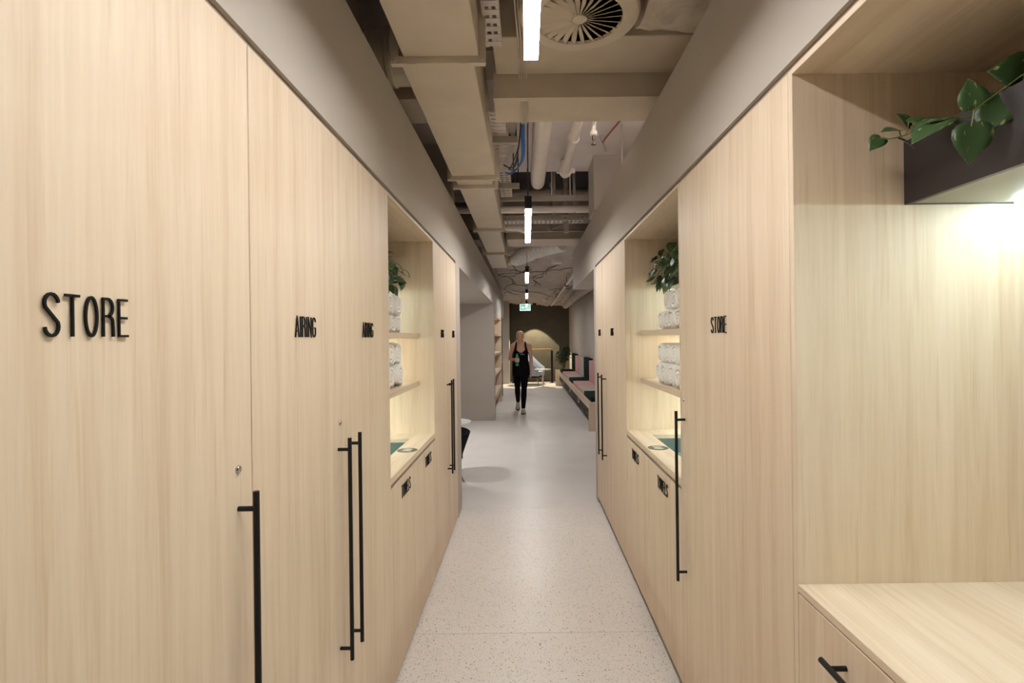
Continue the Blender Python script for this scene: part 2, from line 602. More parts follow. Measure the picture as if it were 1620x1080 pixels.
# ------------------------------------------------------------------ lettering
def arc(cx, cy, rx_, ry_, a0, a1, n=9):
    return [(cx + rx_ * cos(radians(a0 + (a1 - a0) * i / n)), cy + ry_ * sin(radians(a0 + (a1 - a0) * i / n))) for i in range(n + 1)]


GLYPH = {
    'S': (0.45, [arc(.225, .765, .205, .215, 5, 205) + arc(.225, .235, .205, .215, 25, -175)]),
    'T': (0.46, [[(0, .98), (.46, .98)], [(.23, .98), (.23, 0)]]),
    'O': (0.44, [arc(.22, .5, .2, .48, 0, 360, 24)]),
    'R': (0.42, [[(.02, 0), (.02, .98), (.18, .98)] + arc(.18, .755, .2, .225, 90, -90)[1:] + [(.02, .53)], arc(.18, .40, .2, .13, 90, 0, 5) + [(.40, 0)]]),
    'E': (0.38, [[(.36, .98), (.02, .98), (.02, .02), (.38, .02)], [(.02, .5), (.34, .5)]]),
    'A': (0.46, [[(.01, 0), (.23, .99), (.45, 0)], [(.09, .3), (.37, .3)]]),
    'I': (0.04, [[(.02, 0), (.02, 1)]]),
    'N': (0.42, [[(.02, 0), (.02, .99), (.40, .01), (.40, 1)]]),
    'G': (0.44, [arc(.22, .755, .2, .225, 5, 180) + arc(.22, .245, .2, .225, 180, 360) + [(.42, .47), (.25, .47)]]),
    'W': (0.62, [[(.01, 1), (.16, .01), (.31, .98), (.46, .01), (.61, 1)]]),
    'L': (0.36, [[(.02, 1), (.02, .02), (.36, .02)]]),
}


def ribbon(g, pl, hw, fn, h0, h1):
    closed = (Vector(pl[0]) - Vector(pl[-1])).length < 1e-4
    if closed:
        pl = pl[:-1]
    P = [Vector(p) for p in pl]
    m = len(P)
    Lp, Rp = [], []
    for i, p in enumerate(P):
        a = P[(i - 1) % m] if (i or closed) else None
        c = P[(i + 1) % m] if (i < m - 1 or closed) else None
        d0 = (p - a).normalized() if a is not None else (c - p).normalized()
        d1 = (c - p).normalized() if c is not None else d0
        n0_ = Vector((-d0.y, d0.x))
        n1_ = Vector((-d1.y, d1.x))
        nn = (n0_ + n1_)
        nn = nn.normalized() if nn.length > 0.05 else n0_
        k = hw / max(0.85, nn.dot(n0_))
        Lp.append(p + nn * k)
        Rp.append(p - nn * k)
    vs = []
    for h in (h0, h1):
        for i in range(m):
            vs.append(fn(Lp[i].x, Lp[i].y, h))
            vs.append(fn(Rp[i].x, Rp[i].y, h))
    fs = []
    o = 2 * m
    for i in range(m if closed else m - 1):
        j = (i + 1) % m
        fs += [(2 * i, 2 * j, 2 * j + 1, 2 * i + 1), (o + 2 * i, o + 2 * i + 1, o + 2 * j + 1, o + 2 * j),
               (2 * i, o + 2 * i, o + 2 * j, 2 * j), (2 * i + 1, 2 * j + 1, o + 2 * j + 1, o + 2 * i + 1)]
    if not closed:
        fs += [(0, 1, o + 1, o), (2 * m - 2, o + 2 * m - 2, o + 2 * m - 1, 2 * m - 1)]
    g.add(vs, fs)


def word(txt, side, X, yc, zc, parent, h=0.0535):
    """raised black letters on a door; side -1 = face looking +X, +1 = face looking -X"""
    gap = 0.16
    CW = 0.86
    tot = sum(GLYPH[c][0] * CW for c in txt) + gap * (len(txt) - 1)
    a = -tot / 2
    for ch in txt:
        w_, pls = GLYPH[ch]
        g = G()

        def fn(u, v, t, a=a):
            return (X - side * t, yc - side * (a + u * CW) * h, zc + (v - 0.5) * h)
        for pl in pls:
            ribbon(g, pl, 0.032, fn, 0.0015, 0.0045)
        part('letter', g, 'letter', parent)
        a += w_ * CW + gap


# ------------------------------------------------------------------ joinery
def bar_handle(side, X, y, parent, z0=0.516, z1=1.198):
    g = G()
    xb = X - side * 0.036
    g.tube([(xb, y, z0), (xb, y, z1)], 0.0062, 12)
    for z in (z0 + 0.035, z1 - 0.035):
        g.tube([(X, y, z), (xb, y, z)], 0.0052, 10)
    part('handle', g, 'black', parent, smooth=40)


def lock(side, X, y, z, parent):
    g = G()
    g.lathe([(0.0085, 0.0), (0.0085, -side * 0.002), (0.0068, -side * 0.005), (0.0045, -side * 0.005), (0.004, -side * 0.003), (0.0, -side * 0.003)], (X, y, z), 18, 'x')
    o = part('lock', g, 'chrome', parent, smooth=35)
    return o


def door(side, X, y0, y1, z0, z1, parent, handle=None, lock_y=None, txt=None, ty=None, tz=1.535, name='door'):
    d = part(name, G().box(X, X + side * 0.018, y0 + 0.0015, y1 - 0.0015, z0, z1), 'oak', parent, bevel=0.0012, segs=1)
    if handle:
        bar_handle(side, X, handle, d)
    if lock_y:
        lock(side, X, lock_y, 1.243, d)
    if txt:
        word(txt, side, X, ty, tz, d)
    return d


DEPTH = 0.56


def tall_cabinet(name, label, side, X, y0, y1, doors, kick):
    t = thing(name, label, 'cabinet', (X + side * 0.28, (y0 + y1) / 2, 0))
    xi, xo = X + side * 0.0205, X + side * DEPTH
    g = G()
    g.box(xi, xo, y0 + 0.0005, y0 + 0.018, kick, TOP)
    g.box(xi, xo, y1 - 0.018, y1 - 0.0005, kick, TOP)
    g.box(xi, xo, y0 + 0.018, y1 - 0.018, TOP - 0.018, TOP)
    g.box(xi, xo, y0 + 0.018, y1 - 0.018, kick, kick + 0.018)
    for a in doors[1:]:
        g.box(xi, xi + side * 0.3, a[0] - 0.009, a[0] + 0.009, kick + 0.018, TOP - 0.018)
    part('carcass', g, 'oak_edge', t)
    part('back_panel', G().box(xo, xo + side * 0.006, y0 + 0.001, y1 - 0.001, kick, TOP), 'oak_edge', t)
    part('plinth', G().box(X + side * 0.035, X + side * 0.053, y0 + 0.001, y1 - 0.001, 0.0, kick), 'kick', t)
    for a, b_, h, lk, txt, ty in doors:
        door(side, X, a, b_, kick + 0.001, TOP - 0.001, t, h, lk, txt, ty)
    return t


KL, KR = 0.016, 0.052
tall_cabinet('store_cabinet', 'pale oak storage cabinet lettered STORE directly beside the AIRING pair with round lock', -1, XL, 0.285, 1.1095,
             [(0.285, 1.1095, 1.055, 1.053, 'STORE', 0.697)], KL)
tall_cabinet('airing_cabinet', 'pale oak double cabinet lettered AIRING twice, between the big STORE door and towel bay', -1, XL, 1.1105, 2.2145,
             [(1.1105, 1.66, 1.615, 1.63, 'AIRING', 1.382), (1.66, 2.2145, 1.713, None, 'AIRING', 1.925)], KL)
tall_cabinet('airing_cabinet', 'narrow double AIRING cabinet at the far end, next to the round table alcove', -1, XL, 3.3305, 4.39,
             [(3.3305, 3.875, 3.83, None, 'AIRING', 3.64), (3.875, 4.39, 3.93, None, 'AIRING', 4.19)], KL)
tall_cabinet('store_cabinet', 'pale oak cabinet with one wide STORE door beside the large open counter niche', 1, XR, 1.2605, 2.1545,
             [(1.2605, 2.1545, 2.11, 2.12, 'STORE', 1.725)], KR)
tall_cabinet('airing_cabinet', 'pale oak AIRING cabinet with unequal doors at the end nearest the upholstered bench', 1, XR, 3.3635, 4.75,
             [(3.3635, 4.30, 4.19, None, 'AIRING', 3.854), (4.30, 4.75, 4.40, None, 'AIRING', 4.51)], KR)

SH1, SH2 = 1.236, 1.536


def towel_bay(label, side, X, y0, y1, kick, icon_y):
    t = thing('towel_station', label, 'shelving', (X + side * 0.28, (y0 + y1) / 2, 0))
    xo = X + side * DEPTH
    for a, b_ in ((y0, y0 + 0.018), (y1 - 0.018, y1)):
        part('side_panel', G().box(X, xo, a, b_, kick, TOP), 'oak', t, bevel=0.001, segs=1)
    part('top_panel', G().box(X, xo, y0 + 0.0185, y1 - 0.0185, 2.115, TOP), 'oak_flat', t)
    part('back_panel', G().box(xo, xo + side * 0.008, y0 + 0.001, y1 - 0.001, kick, TOP), 'oak', t)
    a, b_ = y0 + 0.0185, y1 - 0.0185
    for z in (SH1, SH2):
        s = part('shelf', G().box(X + side * 0.093, xo - side * 0.0005, a, b_, z - 0.031, z), 'oak_flat', t, bevel=0.002, segs=1)
        part('light_strip', G().box(xo - side * 0.05, xo - side * 0.035, a + 0.03, b_ - 0.03, z - 0.037, z - 0.0312), 'strip', s)
    # counter with the drop-in opening
    hx0, hx1, hy0, hy1 = X + side * 0.118, xo - side * 0.10, y0 + 0.20, y1 - 0.205
    g = G()
    zt, zb = 0.906, 0.876
    g.box(X, hx0, a, b_, zb, zt)
    g.box(hx1, xo - side * 0.0005, a, b_, zb, zt)
    g.box(hx0, hx1, a, hy0, zb, zt)
    g.box(hx0, hx1, hy1, b_, zb, zt)
    ct = part('counter_top', g, 'oak_flat', t)
    g = G()
    q = 0.004
    x0_, x1_ = (hx0 + side * q, hx1 - side * q)
    g.box(hx0 + side * 0.0005, x0_, hy0, hy1, 0.50, 0.885)
    g.box(x1_, hx1 - side * 0.0005, hy0, hy1, 0.50, 0.885)
    g.box(x0_, x1_, hy0 + 0.0005, hy0 + q, 0.50, 0.885)
    g.box(x0_, x1_, hy1 - q, hy1 - 0.0005, 0.50, 0.885)
    g.box(x0_, x1_, hy0 + q, hy1 - q, 0.79, 0.80)
    part('towel_chute', g, 'teal', t)
    cx, cy = X + side * 0.060, icon_y
    g = G().lathe([(0.054, 0.0), (0.054, 0.0012), (0.0, 0.0012)], (cx, cy, zt), 40)
    ic = part('symbol_disc', g, 'sign_green', ct, label='dark olive disc with white towel symbol')
    g = G()

    def fn(u, v, h):
        return (cx + side * v, cy - side * u, zt + h)
    # two hanging towels and a dropping arrow
    for u0 in (-0.030, 0.006):
        g.prism([(u0, -0.022), (u0 + 0.016, -0.026), (u0 + 0.024, 0.018), (u0 + 0.008, 0.026)], fn, 0.0012, 0.0018)
        g.prism([(u0 + 0.018, -0.012), (u0 + 0.024, -0.014), (u0 + 0.027, 0.004), (u0 + 0.025, 0.010)], fn, 0.0012, 0.0018)
    part('symbol', g, 'sign_white', ct)
    # base
    g = G()
    xi = X + side * 0.0205
    ym = (y0 + y1) / 2
    g.box(xi, xo, a, b_, kick, kick + 0.018)
    g.box(xi, xi + side * 0.05, ym - 0.009, ym + 0.009, kick + 0.018, 0.86)
    part('shadow_rail', G().box(xi + side * 0.004, xi + side * 0.03, a, b_, 0.860, 0.8755), 'kick', t)  # dark strip painting in the shade of the gap below the counter
    part('carcass', g, 'oak_edge', t)
    part('plinth', G().box(X + side * 0.035, X + side * 0.053, y0 + 0.001, y1 - 0.001, 0.0, kick), 'kick', t)
    for p, q2 in ((y0 + 0.018, ym), (ym, y1 - 0.018)):
        d = part('door', G().box(X, X + side * 0.018, p + 0.0015, q2 - 0.0015, kick + 0.001, 0.859), 'oak', t, bevel=0.0012, segs=1)
        word('TOWELS', side, X, (p + q2) / 2 + (0.03 if p > ym - 0.1 else -0.0), 0.795, d, 0.058)
    return t


LB = (2.2155, 3.3295)
RB = (2.1555, 3.3625)
towel_bay('lit oak towel bay with shelves and drop-in counter, on the round table side', -1, XL, *LB, KL, 2.806)
towel_bay('lit oak towel bay with shelves and drop-in counter, on the bench side', 1, XR, *RB, KR, 2.79)

# near open niche with counter and drawers
t = thing('counter_niche', 'large open oak niche with lit counter, hanging planter and drawers below', 'shelving', (XR + 0.28, 0.47, 0))
NY0, NY1, NX = -0.30, 1.2595, 1.205
part('side_panel', G().box(XR, NX, NY1 - 0.0185, NY1, KR, TOP), 'oak', t, bevel=0.001, segs=1)
part('side_panel', G().box(XR, NX, NY0, NY0 + 0.0185, KR, TOP), 'oak', t, bevel=0.001, segs=1)
part('top_panel', G().box(XR, NX, NY0 + 0.019, NY1 - 0.019, 2.115, TOP), 'oak_flat', t)
part('back_panel', G().box(NX, NX + 0.01, NY0, NY1, KR, TOP), 'oak', t)
part('counter_top', G().box(XR, NX - 0.0005, NY0 + 0.019, NY1 - 0.019, 0.892, 0.910), 'oak_flat', t, bevel=0.001, segs=1)
part('carcass', G().box(XR + 0.0205, NX - 0.001, NY0 + 0.019, NY1 - 0.019, KR, KR + 0.018), 'oak_edge', t)
part('plinth', G().box(XR + 0.035, XR + 0.053, NY0 + 0.001, NY1 - 0.001, 0.0, KR), 'kick', t)
ya, yb = NY0 + 0.02, NY1 - 0.0195
nd = 2
for i in range(nd):
    p, q = ya + (yb - ya) * i / nd, ya + (yb - ya) * (i + 1) / nd
    for z0, z1 in ((0.62, 0.889), (0.34, 0.617), (KR + 0.001, 0.337)):
        dr = part('drawer', G().box(XR, XR + 0.018, p + 0.0015, q - 0.0015, z0, z1), 'oak', t, bevel=0.0012, segs=1)
        g = G()
        zc = z1 - 0.062
        yc = q - 0.24
        g.tube([(XR - 0.034, yc - 0.085, zc), (XR - 0.034, yc + 0.085, zc)], 0.0062, 12)
        for yy in (yc - 0.055, yc + 0.055):
            g.tube([(XR, yy, zc), (XR - 0.034, yy, zc)], 0.0052, 10)
        part('handle', g, 'black', dr, smooth=40)


# ------------------------------------------------------------------ planters
def planter(label, x0, x1, y0, y1, side):
    t = thing('planter_box', label, 'planter', ((x0 + x1) / 2, (y0 + y1) / 2, 1.803))
    g = G()
    z0, z1, w_ = 1.803, 1.951, 0.012
    g.box(x0, x1, y0, y0 + w_, z0, z1)
    g.box(x0, x1, y1 - w_, y1, z0, z1)
    g.box(min(x0, x1), min(x0, x1) + w_, y0 + w_, y1 - w_, z0, z1)
    g.box(max(x0, x1) - w_, max(x0, x1), y0 + w_, y1 - w_, z0, z1)
    part('box', g, 'planter', t)
    a, b_ = min(x0, x1) + w_, max(x0, x1) - w_
    part('underside', G().box(a, b_, y0 + w_, y1 - w_, z0 + 0.001, z0 + 0.012), 'planter_under', t)
    part('soil', G().box(a, b_, y0 + w_, y1 - w_, 1.90, 1.925), 'soil', t)
    xs = max(x0, x1, key=abs)
    part('light_strip', G().box(xs - side * 0.03, xs - side * 0.015, y0 + 0.03, y1 - 0.03, z0 - 0.006, z0 + 0.0005), 'strip', t)
    return t


planter('long dark brown planter box hung across the large counter niche', 0.898, 1.16, NY0 + 0.02, NY1 - 0.0195, 1)
planter('dark planter box hung over towel shelves, on the round table side', -0.845, XL - 0.535, LB[0] + 0.0195, LB[1] - 0.0195, -1)
planter('dark planter box hung over towel shelves, on the bench side', 0.885, XR + 0.535, RB[0] + 0.0195, RB[1] - 0.0195, 1)


# ------------------------------------------------------------------ pothos
def leaf_mesh():
    g = G()
    prof = [(0.0, 0.0), (-0.06, 0.16), (0.03, 0.34), (0.18, 0.43), (0.38, 0.44), (0.58, 0.35), (0.78, 0.18), (0.92, 0.06), (1.0, 0.0)]
    mid = [0.0, 0.03, 0.12, 0.24, 0.42, 0.60, 0.79, 0.92, 1.0]
    n = len(prof)
    for (y, w_), ym in zip(prof, mid):
        droop = -0.22 * max(ym, 0) ** 2
        z = droop + 0.16 * w_
        g.v += [(-w_, y, z), (-w_ * 0.5, (y + ym) / 2, droop + 0.10 * w_), (0, ym, droop), (w_ * 0.5, (y + ym) / 2, droop + 0.10 * w_), (w_, y, z)]
    for i in range(n - 1):
        for k in range(4):
            a = i * 5 + k
            g.f.append((a, a + 1, a + 6, a + 5))
    bm = bmesh.new()
    me = g.mesh('pothos_leaf')
    bm.from_mesh(me)
    bmesh.ops.remove_doubles(bm, verts=bm.verts[:], dist=1e-4)
    bmesh.ops.recalc_face_normals(bm, faces=bm.faces[:])
    bmesh.ops.solidify(bm, geom=bm.faces[:], thickness=0.012)
    bm.to_mesh(me)
    bm.free()
    me.polygons.foreach_set('use_smooth', [True] * len(me.polygons))
    me.materials.append(M['leaf'])
    return me


LEAF = leaf_mesh()


def put_leaf(parent, p, direction, normal, size):
    """leaf base at p, growing along direction, face looking along normal"""
    y = Vector(direction).normalized()
    z = Vector(normal)
    z = (z - y * z.dot(y)).normalized()
    x = y.cross(z)
    o = bpy.data.objects.new('leaf', LEAF)
    m = Matrix((x, y, z)).transposed().to_4x4()
    m = Matrix.Translation(Vector(p) - ORG[parent]) @ m @ Matrix.Scale(size, 4)
    o.matrix_local = m
    o.parent = parent
    C.objects.link(o)
    return o


def bushy_pothos(label, side, xf, y0, y1, n, seed):
    R = random.Random(seed)
    yc = (y0 + y1) / 2
    t = thing('pothos_plant', label, 'plant', (xf + side * 0.12, yc, 1.925))
    g = G()
    leaves = []
    for k in range(n):
        yb_ = R.uniform(y0 + 0.06, y1 - 0.06)
        xb = xf + side * R.uniform(0.04, 0.16)
        kind = R.random()
        if kind < 0.55:      # trails over the front edge
            tip = Vector((xf - side * R.uniform(0.03, 0.12), yb_ + R.uniform(-0.1, 0.1), R.uniform(1.80, 1.97)))
            midp = Vector((xf + side * R.uniform(-0.03, 0.02), (yb_ + tip.y) / 2, 1.97 + R.uniform(0.0, 0.07)))
        else:
            tip = Vector((xb - side * R.uniform(-0.02, 0.12), yb_ + R.uniform(-0.08, 0.08), R.uniform(1.98, 2.07)))
            midp = Vector((xb, (yb_ + tip.y) / 2, 1.98))
        base = Vector((xb, yb_, 1.92))
        pts = [(base * (1 - s) ** 2 + midp * 2 * s * (1 - s) + tip * s * s) for s in (0, .25, .5, .75, 1)]
        g.tube(pts, 0.0018, 5)
        for s in ((0.55, 1.0) if kind < 0.55 else (0.7, 1.0)):
            p = base * (1 - s) ** 2 + midp * 2 * s * (1 - s) + tip * s * s
            d = Vector((-side * R.uniform(0.1, 1.0), R.uniform(-0.9, 0.9), R.uniform(-1.1, 0.25)))
            nrm = Vector((-side * R.uniform(0.5, 1.0), R.uniform(-0.9, 0.2), R.uniform(0.2, 0.9)))
            leaves.append((p, d, nrm, R.uniform(0.045, 0.075)))
    part('stem', g, 'stem', t)
    for q in leaves:
        put_leaf(t, *q)
    return t


bushy_pothos('green pothos spilling over the dark planter, on the round table side', -1, -0.845, LB[0] + 0.03, LB[1] - 0.03, 112, 3)
bushy_pothos('green pothos spilling over the dark planter, on the bench side', 1, 0.885, RB[0] + 0.03, RB[1] - 0.03, 114, 5)

# the near plant: two sparse runners over the front of the long planter
t = thing('pothos_plant', 'sparse variegated pothos trailing from the long planter in the large niche', 'plant', (0.99, 0.9, 1.925))
near = [  # base px, tip px, depth base, size, normal
    ((1620, 108), (1574, 112), 0.965, (-0.35, -0.75, -0.35)),
    ((1540, 172), (1537, 122), 1.00, (-0.3, -0.9, 0.25)),
    ((1590, 152), (1556, 205), 0.985, (-0.5, -0.75, 0.3)),
    ((1538, 196), (1538, 254), 0.99, (-0.35, -0.9, 0.1)),
    ((1437, 193), (1468, 180), 1.12, (-0.2, -0.5, 0.8)),
    ((1422, 206), (1397, 202), 1.14, (-0.1, -0.6, 0.9)),
    ((1394, 217), (1378, 234), 1.17, (-0.4, -0.9, 0.2)),
    ((1422, 220), (1456, 232), 1.13, (0.0, -0.5, 0.9)),
    ((1455, 196), (1515, 176), 1.09, (-0.2, -0.4, 0.85)),
    ((1494, 190), (1442, 214), 1.06, (-0.2, -0.4, 0.9)),
    ((1574, 160), (1598, 196), 0.99, (-0.4, -0.8, 0.3)),
    ((1440, 200), (1425, 176), 1.13, (-0.2, -0.7, 0.6)),
]
g = G()
g.tube([(0.96, 1.02, 1.92), at(1500, 186, 1.05), at(1455, 203, 1.09), at(1432, 214, 1.12), at(1408, 220, 1.15), at(1393, 218, 1.17)], 0.0016, 6)
g.tube([(0.97, 0.93, 1.92), at(1618, 118, 0.95), at(1585, 142, 0.98), at(1560, 160, 0.99), at(1541, 176, 0.99), at(1537, 200, 0.99)], 0.0016, 6)
g.tube([at(1432, 214, 1.12), at(1437, 200, 1.12), at(1437, 193, 1.12)], 0.0013, 6)
g.tube([at(1425, 216, 1.125), at(1423, 206, 1.135)], 0.0013, 6)
part('stem', g, 'stem', t)
for b_, tp, d, nrm in near:
    p0, p1 = at(*b_, d), at(*tp, d - 0.01)
    put_leaf(t, p0, p1 - p0, nrm, (p1 - p0).length * 1.02)


# ------------------------------------------------------------------ towels
def towel_mesh(seed, w_, h, L_):
    """rolled bath towel lying along X: a spiral band, slightly crushed"""
    R = random.Random(seed)
    g = G()
    turns, n = 2.6, 46
    inner, outer = [], []
    for i in range(n + 1):
        th = i / n * turns * 2 * pi
        r = 0.16 + 0.84 * i / n
        th2 = th + 0.4
        sup = (abs(cos(th2)) ** 2.5 + abs(sin(th2)) ** 2.5) ** (-1 / 2.5)
        wob = 1 + 0.03 * sin(th * 3 + seed)
        a, b_ = cos(th2) * sup * wob, sin(th2) * sup * wob
        outer.append((a * r * w_ / 2, b_ * r * h / 2))
        ri = max(0.03, r - 0.30)
        inner.append((a * ri * w_ / 2, b_ * ri * h / 2))
    ax = [p[0] for p in outer]
    az = [p[1] for p in outer]
    fx, fz = w_ / (max(ax) - min(ax)), h / (max(az) - min(az))
    ox, oz = (max(ax) + min(ax)) / 2, (max(az) + min(az)) / 2
    outer = [((a - ox) * fx, (b_ - oz) * fz) for a, b_ in outer]
    inner = [((a - ox) * fx, (b_ - oz) * fz) for a, b_ in inner]
    xs = [0.0, 0.012, 0.03, L_ - 0.03, L_ - 0.012, L_]
    sc = [0.80, 0.95, 1.0, 1.0, 0.95, 0.80]
    m = n + 1
    # cross-section loop: outer forward then inner back
    for x, s in zip(xs, sc):
        for i in range(m):
            a, b_ = outer[i]
            k = 1 - (1 - s) * 0.75
            g.v.append((x, a * k + 0, b_ * k))
        for i in range(m):
            a, b_ = inner[i]
            k = 1 + (1 - s) * 0.25
            g.v.append((x, a * k, b_ * k))
    q = 2 * m
    for j in range(len(xs) - 1):
        for i in range(m - 1):
            a = j * q + i
            g.f.append((a, a + 1, a + 1 + q, a + q))
            c = j * q + m + i
            g.f.append((c + 1, c, c + q, c + q + 1))
        for e in (0, m - 1):
            a, c = j * q + e, j * q + m + e
            g.f.append((a, a + q, c + q, c) if e == 0 else (a, c, c + q, a + q))
    for j, fl_ in ((0, 1), (len(xs) - 1, 0)):
        for i in range(m - 1):
            a, c = j * q + i, j * q + m + i
            f = (a, c, c + 1, a + 1)
            g.f.append(f if fl_ else tuple(reversed(f)))
    me = g.mesh('rolled_towel', smooth=50)
    me.materials.append(M['towel'])
    return me


def towels(side, xf, z, rows, where, group, seed):
    R = random.Random(seed)
    zc = z
    order = ['farthest', 'second farthest', 'third farthest', 'fourth farthest', 'fifth farthest']
    for ri, (ys, w_, h, shift) in enumerate(rows):
        for k, y in enumerate(ys):
            me = towel_mesh(seed * 31 + ri * 7 + k, w_ * 1.03, h, 0.34)
            o = bpy.data.objects.new('rolled_towel', me)
            o.location = (xf + side * (shift + R.uniform(0, 0.02)), y, zc + h / 2 - 0.001)
            o.rotation_euler = (0, 0, 0 if side > 0 else pi)
            C.objects.link(o)
            tag(o, 'white rolled towel, %s row, %s, on %s' % (('bottom', 'top')[ri], order[k], where), 'towel', group)
        zc += h - 0.004


xr0, xl0 = XR + 0.105, XL - 0.105
towels(1, xr0, SH2, [([2.96, 2.83, 2.70, 2.57, 2.44], 0.13, 0.105, 0.0), ([2.88, 2.74, 2.60], 0.14, 0.115, 0.02)], 'upper bench-side shelf', 'towels on the upper shelf of the bench side bay', 2)
towels(1, xr0, SH1, [([2.97, 2.85, 2.72, 2.58, 2.44], 0.125, 0.118, 0.0), ([2.97, 2.85, 2.72, 2.58], 0.128, 0.112, 0.01)], 'lower bench-side shelf', 'towels on the lower shelf of the bench side bay', 4)
towels(-1, xl0, SH2, [([2.99, 2.87, 2.74, 2.61], 0.12, 0.10, 0.02), ([2.94, 2.81], 0.13, 0.115, 0.02)], 'upper table-side shelf', 'towels on the upper shelf of the round table side bay', 6)
towels(-1, xl0, SH1, [([2.93, 2.79, 2.65, 2.51], 0.14, 0.125, 0.01), ([2.92, 2.78, 2.64], 0.14, 0.125, 0.02)], 'lower table-side shelf', 'towels on the lower shelf of the round table side bay', 8)


# ------------------------------------------------------------------ pendants
def pendant(label, y0, y1, ztop, posn):
    zb = 2.42
    t = thing('linear_pendant', label, 'pendant lamp', (0.03, (y0 + y1) / 2, zb), 'linear pendants along the corridor')
    x0, x1 = 0.028 - 0.025, 0.028 + 0.025
    part('housing', G().box(x0, x1, y0, y1, zb + 0.006, zb + 0.09), 'black', t, bevel=0.002, segs=1)
    gl = G()
    gl.box(x0, x0 + 0.0015, y0, y1, zb - 0.0022, zb + 0.0062)
    gl.box(x1 - 0.0015, x1, y0, y1, zb - 0.0022, zb + 0.0062)
    gl.box(x0 + 0.0015, x1 - 0.0015, y0, y0 + 0.0015, zb - 0.0022, zb + 0.0062)
    gl.box(x0 + 0.0015, x1 - 0.0015, y1 - 0.0015, y1, zb - 0.0022, zb + 0.0062)
    part('rim', gl, 'black', t)
    part('diffuser', G().box(x0 + 0.0018, x1 - 0.0018, y0 + 0.002, y1 - 0.002, zb, zb + 0.0065), 'glow', t)
    for y in posn:
        part('suspension_cable', G().tube([(0.03, y, zb + 0.089), (0.03, y, ztop)], 0.0025, 6), 'cable_black', t)


pendant('nearest black linear pendant lamp, under the round air diffuser', 0.28, 1.74, 3.10, (0.5, 1.6))
pendant('second black linear pendant lamp, hanging below the white pipes', 3.74, 5.08, 3.10, (3.83, 4.95))
pendant('third black linear pendant lamp, under the silver flexible duct', 7.41, 8.83, 2.96, (7.5, 8.72))
pendant('small farthest linear pendant lamp, just above the exit sign', 10.91, 12.28, 2.86, (11.0, 12.15))

pendant('last linear pendant lamp, half hidden against the lit exit sign', 14.35, 15.75, 2.78, (14.45, 15.6))

# ------------------------------------------------------------------ services in the void
# main rectangular duct, stepping narrower
t = thing('air_duct', 'long rectangular painted air duct running along the open ceiling', 'air duct', (-0.33, 4.0, 2.66))
segs_ = [(-1.6, 2.17, -0.49, -0.18, 2.66, 2.98), (2.17, 3.80, -0.515, -0.205, 2.66, 2.96), (3.80, 5.57, -0.50, -0.235, 2.66, 2.93), (5.57, 7.13, -0.515, -0.265, 2.66, 2.9), (7.13, 8.72, -0.545, -0.29, 2.66, 2.86)]
for y0, y1, x0, x1, z0, z1 in segs_:
    part('duct_section', G().box(x0, x1, y0 + 0.012, y1 - 0.012, z0, z1), 'duct', t, bevel=0.003, segs=1)
for (y, x0, x1) in ((2.17, -0.515, -0.18), (3.76, -0.52, -0.205), (3.98, -0.51, -0.225), (5.57, -0.52, -0.24), (7.13, -0.548, -0.265)):
    g = G()
    e = 0.028
    zt = 2.97
    g.box(x0 - e, x1 + e, y - 0.014, y + 0.014, 2.66 - e, 2.66 + 0.004)
    g.box(x0 - e, x0 + 0.004, y - 0.014, y + 0.014, 2.664, zt)
    g.box(x1 - 0.004, x1 + e, y - 0.014, y + 0.014, 2.664, zt)
    fl_ = part('flange', g, 'duct', t)
    gb = G()
    for x in (x0 - e * 0.4, x1 + e * 0.4):
        gb.tube([(x, y - 0.021, 2.65), (x, y - 0.013, 2.65)], 0.011, 10)
    for x in (x0 + 0.06, x1 - 0.06):
        gb.box(x - 0.02, x + 0.02, y - 0.017, y + 0.017, 2.66 - e - 0.004, 2.66 - e + 0.01)
    b_ = part('bolt', gb, 'duct', fl_)
    b_['kind'] = 'stuff'
# branch duct going left
t = thing('branch_duct', 'round ribbed branch duct leaving the side of the long rectangular duct', 'air duct', (-0.7, 2.50, 2.80))
prof = []
g = G().lathe([(0.125, -0.46), (0.125, -0.60), (0.132, -0.605), (0.132, -0.625), (0.125, -0.63), (0.125, -0.70)], (0, 2.48, 2.83), 28, 'x')
part('collar', g, 'duct', t, smooth=30)
x = -0.70
while x > -1.3:
    prof += [(0.128, x), (0.138, x - 0.011)]
    x -= 0.022
part('flexible_sleeve', G().lathe(prof, (0, 2.48, 2.83), 28, 'x'), 'duct', t, smooth=60)

# plenum above the diffuser
solo('plenum_box', G().box(-0.14, 1.235, 2.40, 2.735, 2.873, 3.098), 'beam', (0.2, 2.53, 2.873), 'wide painted plenum box tight against the cross beam, behind the diffuser', 'air duct', bevel=0.004, segs=1)

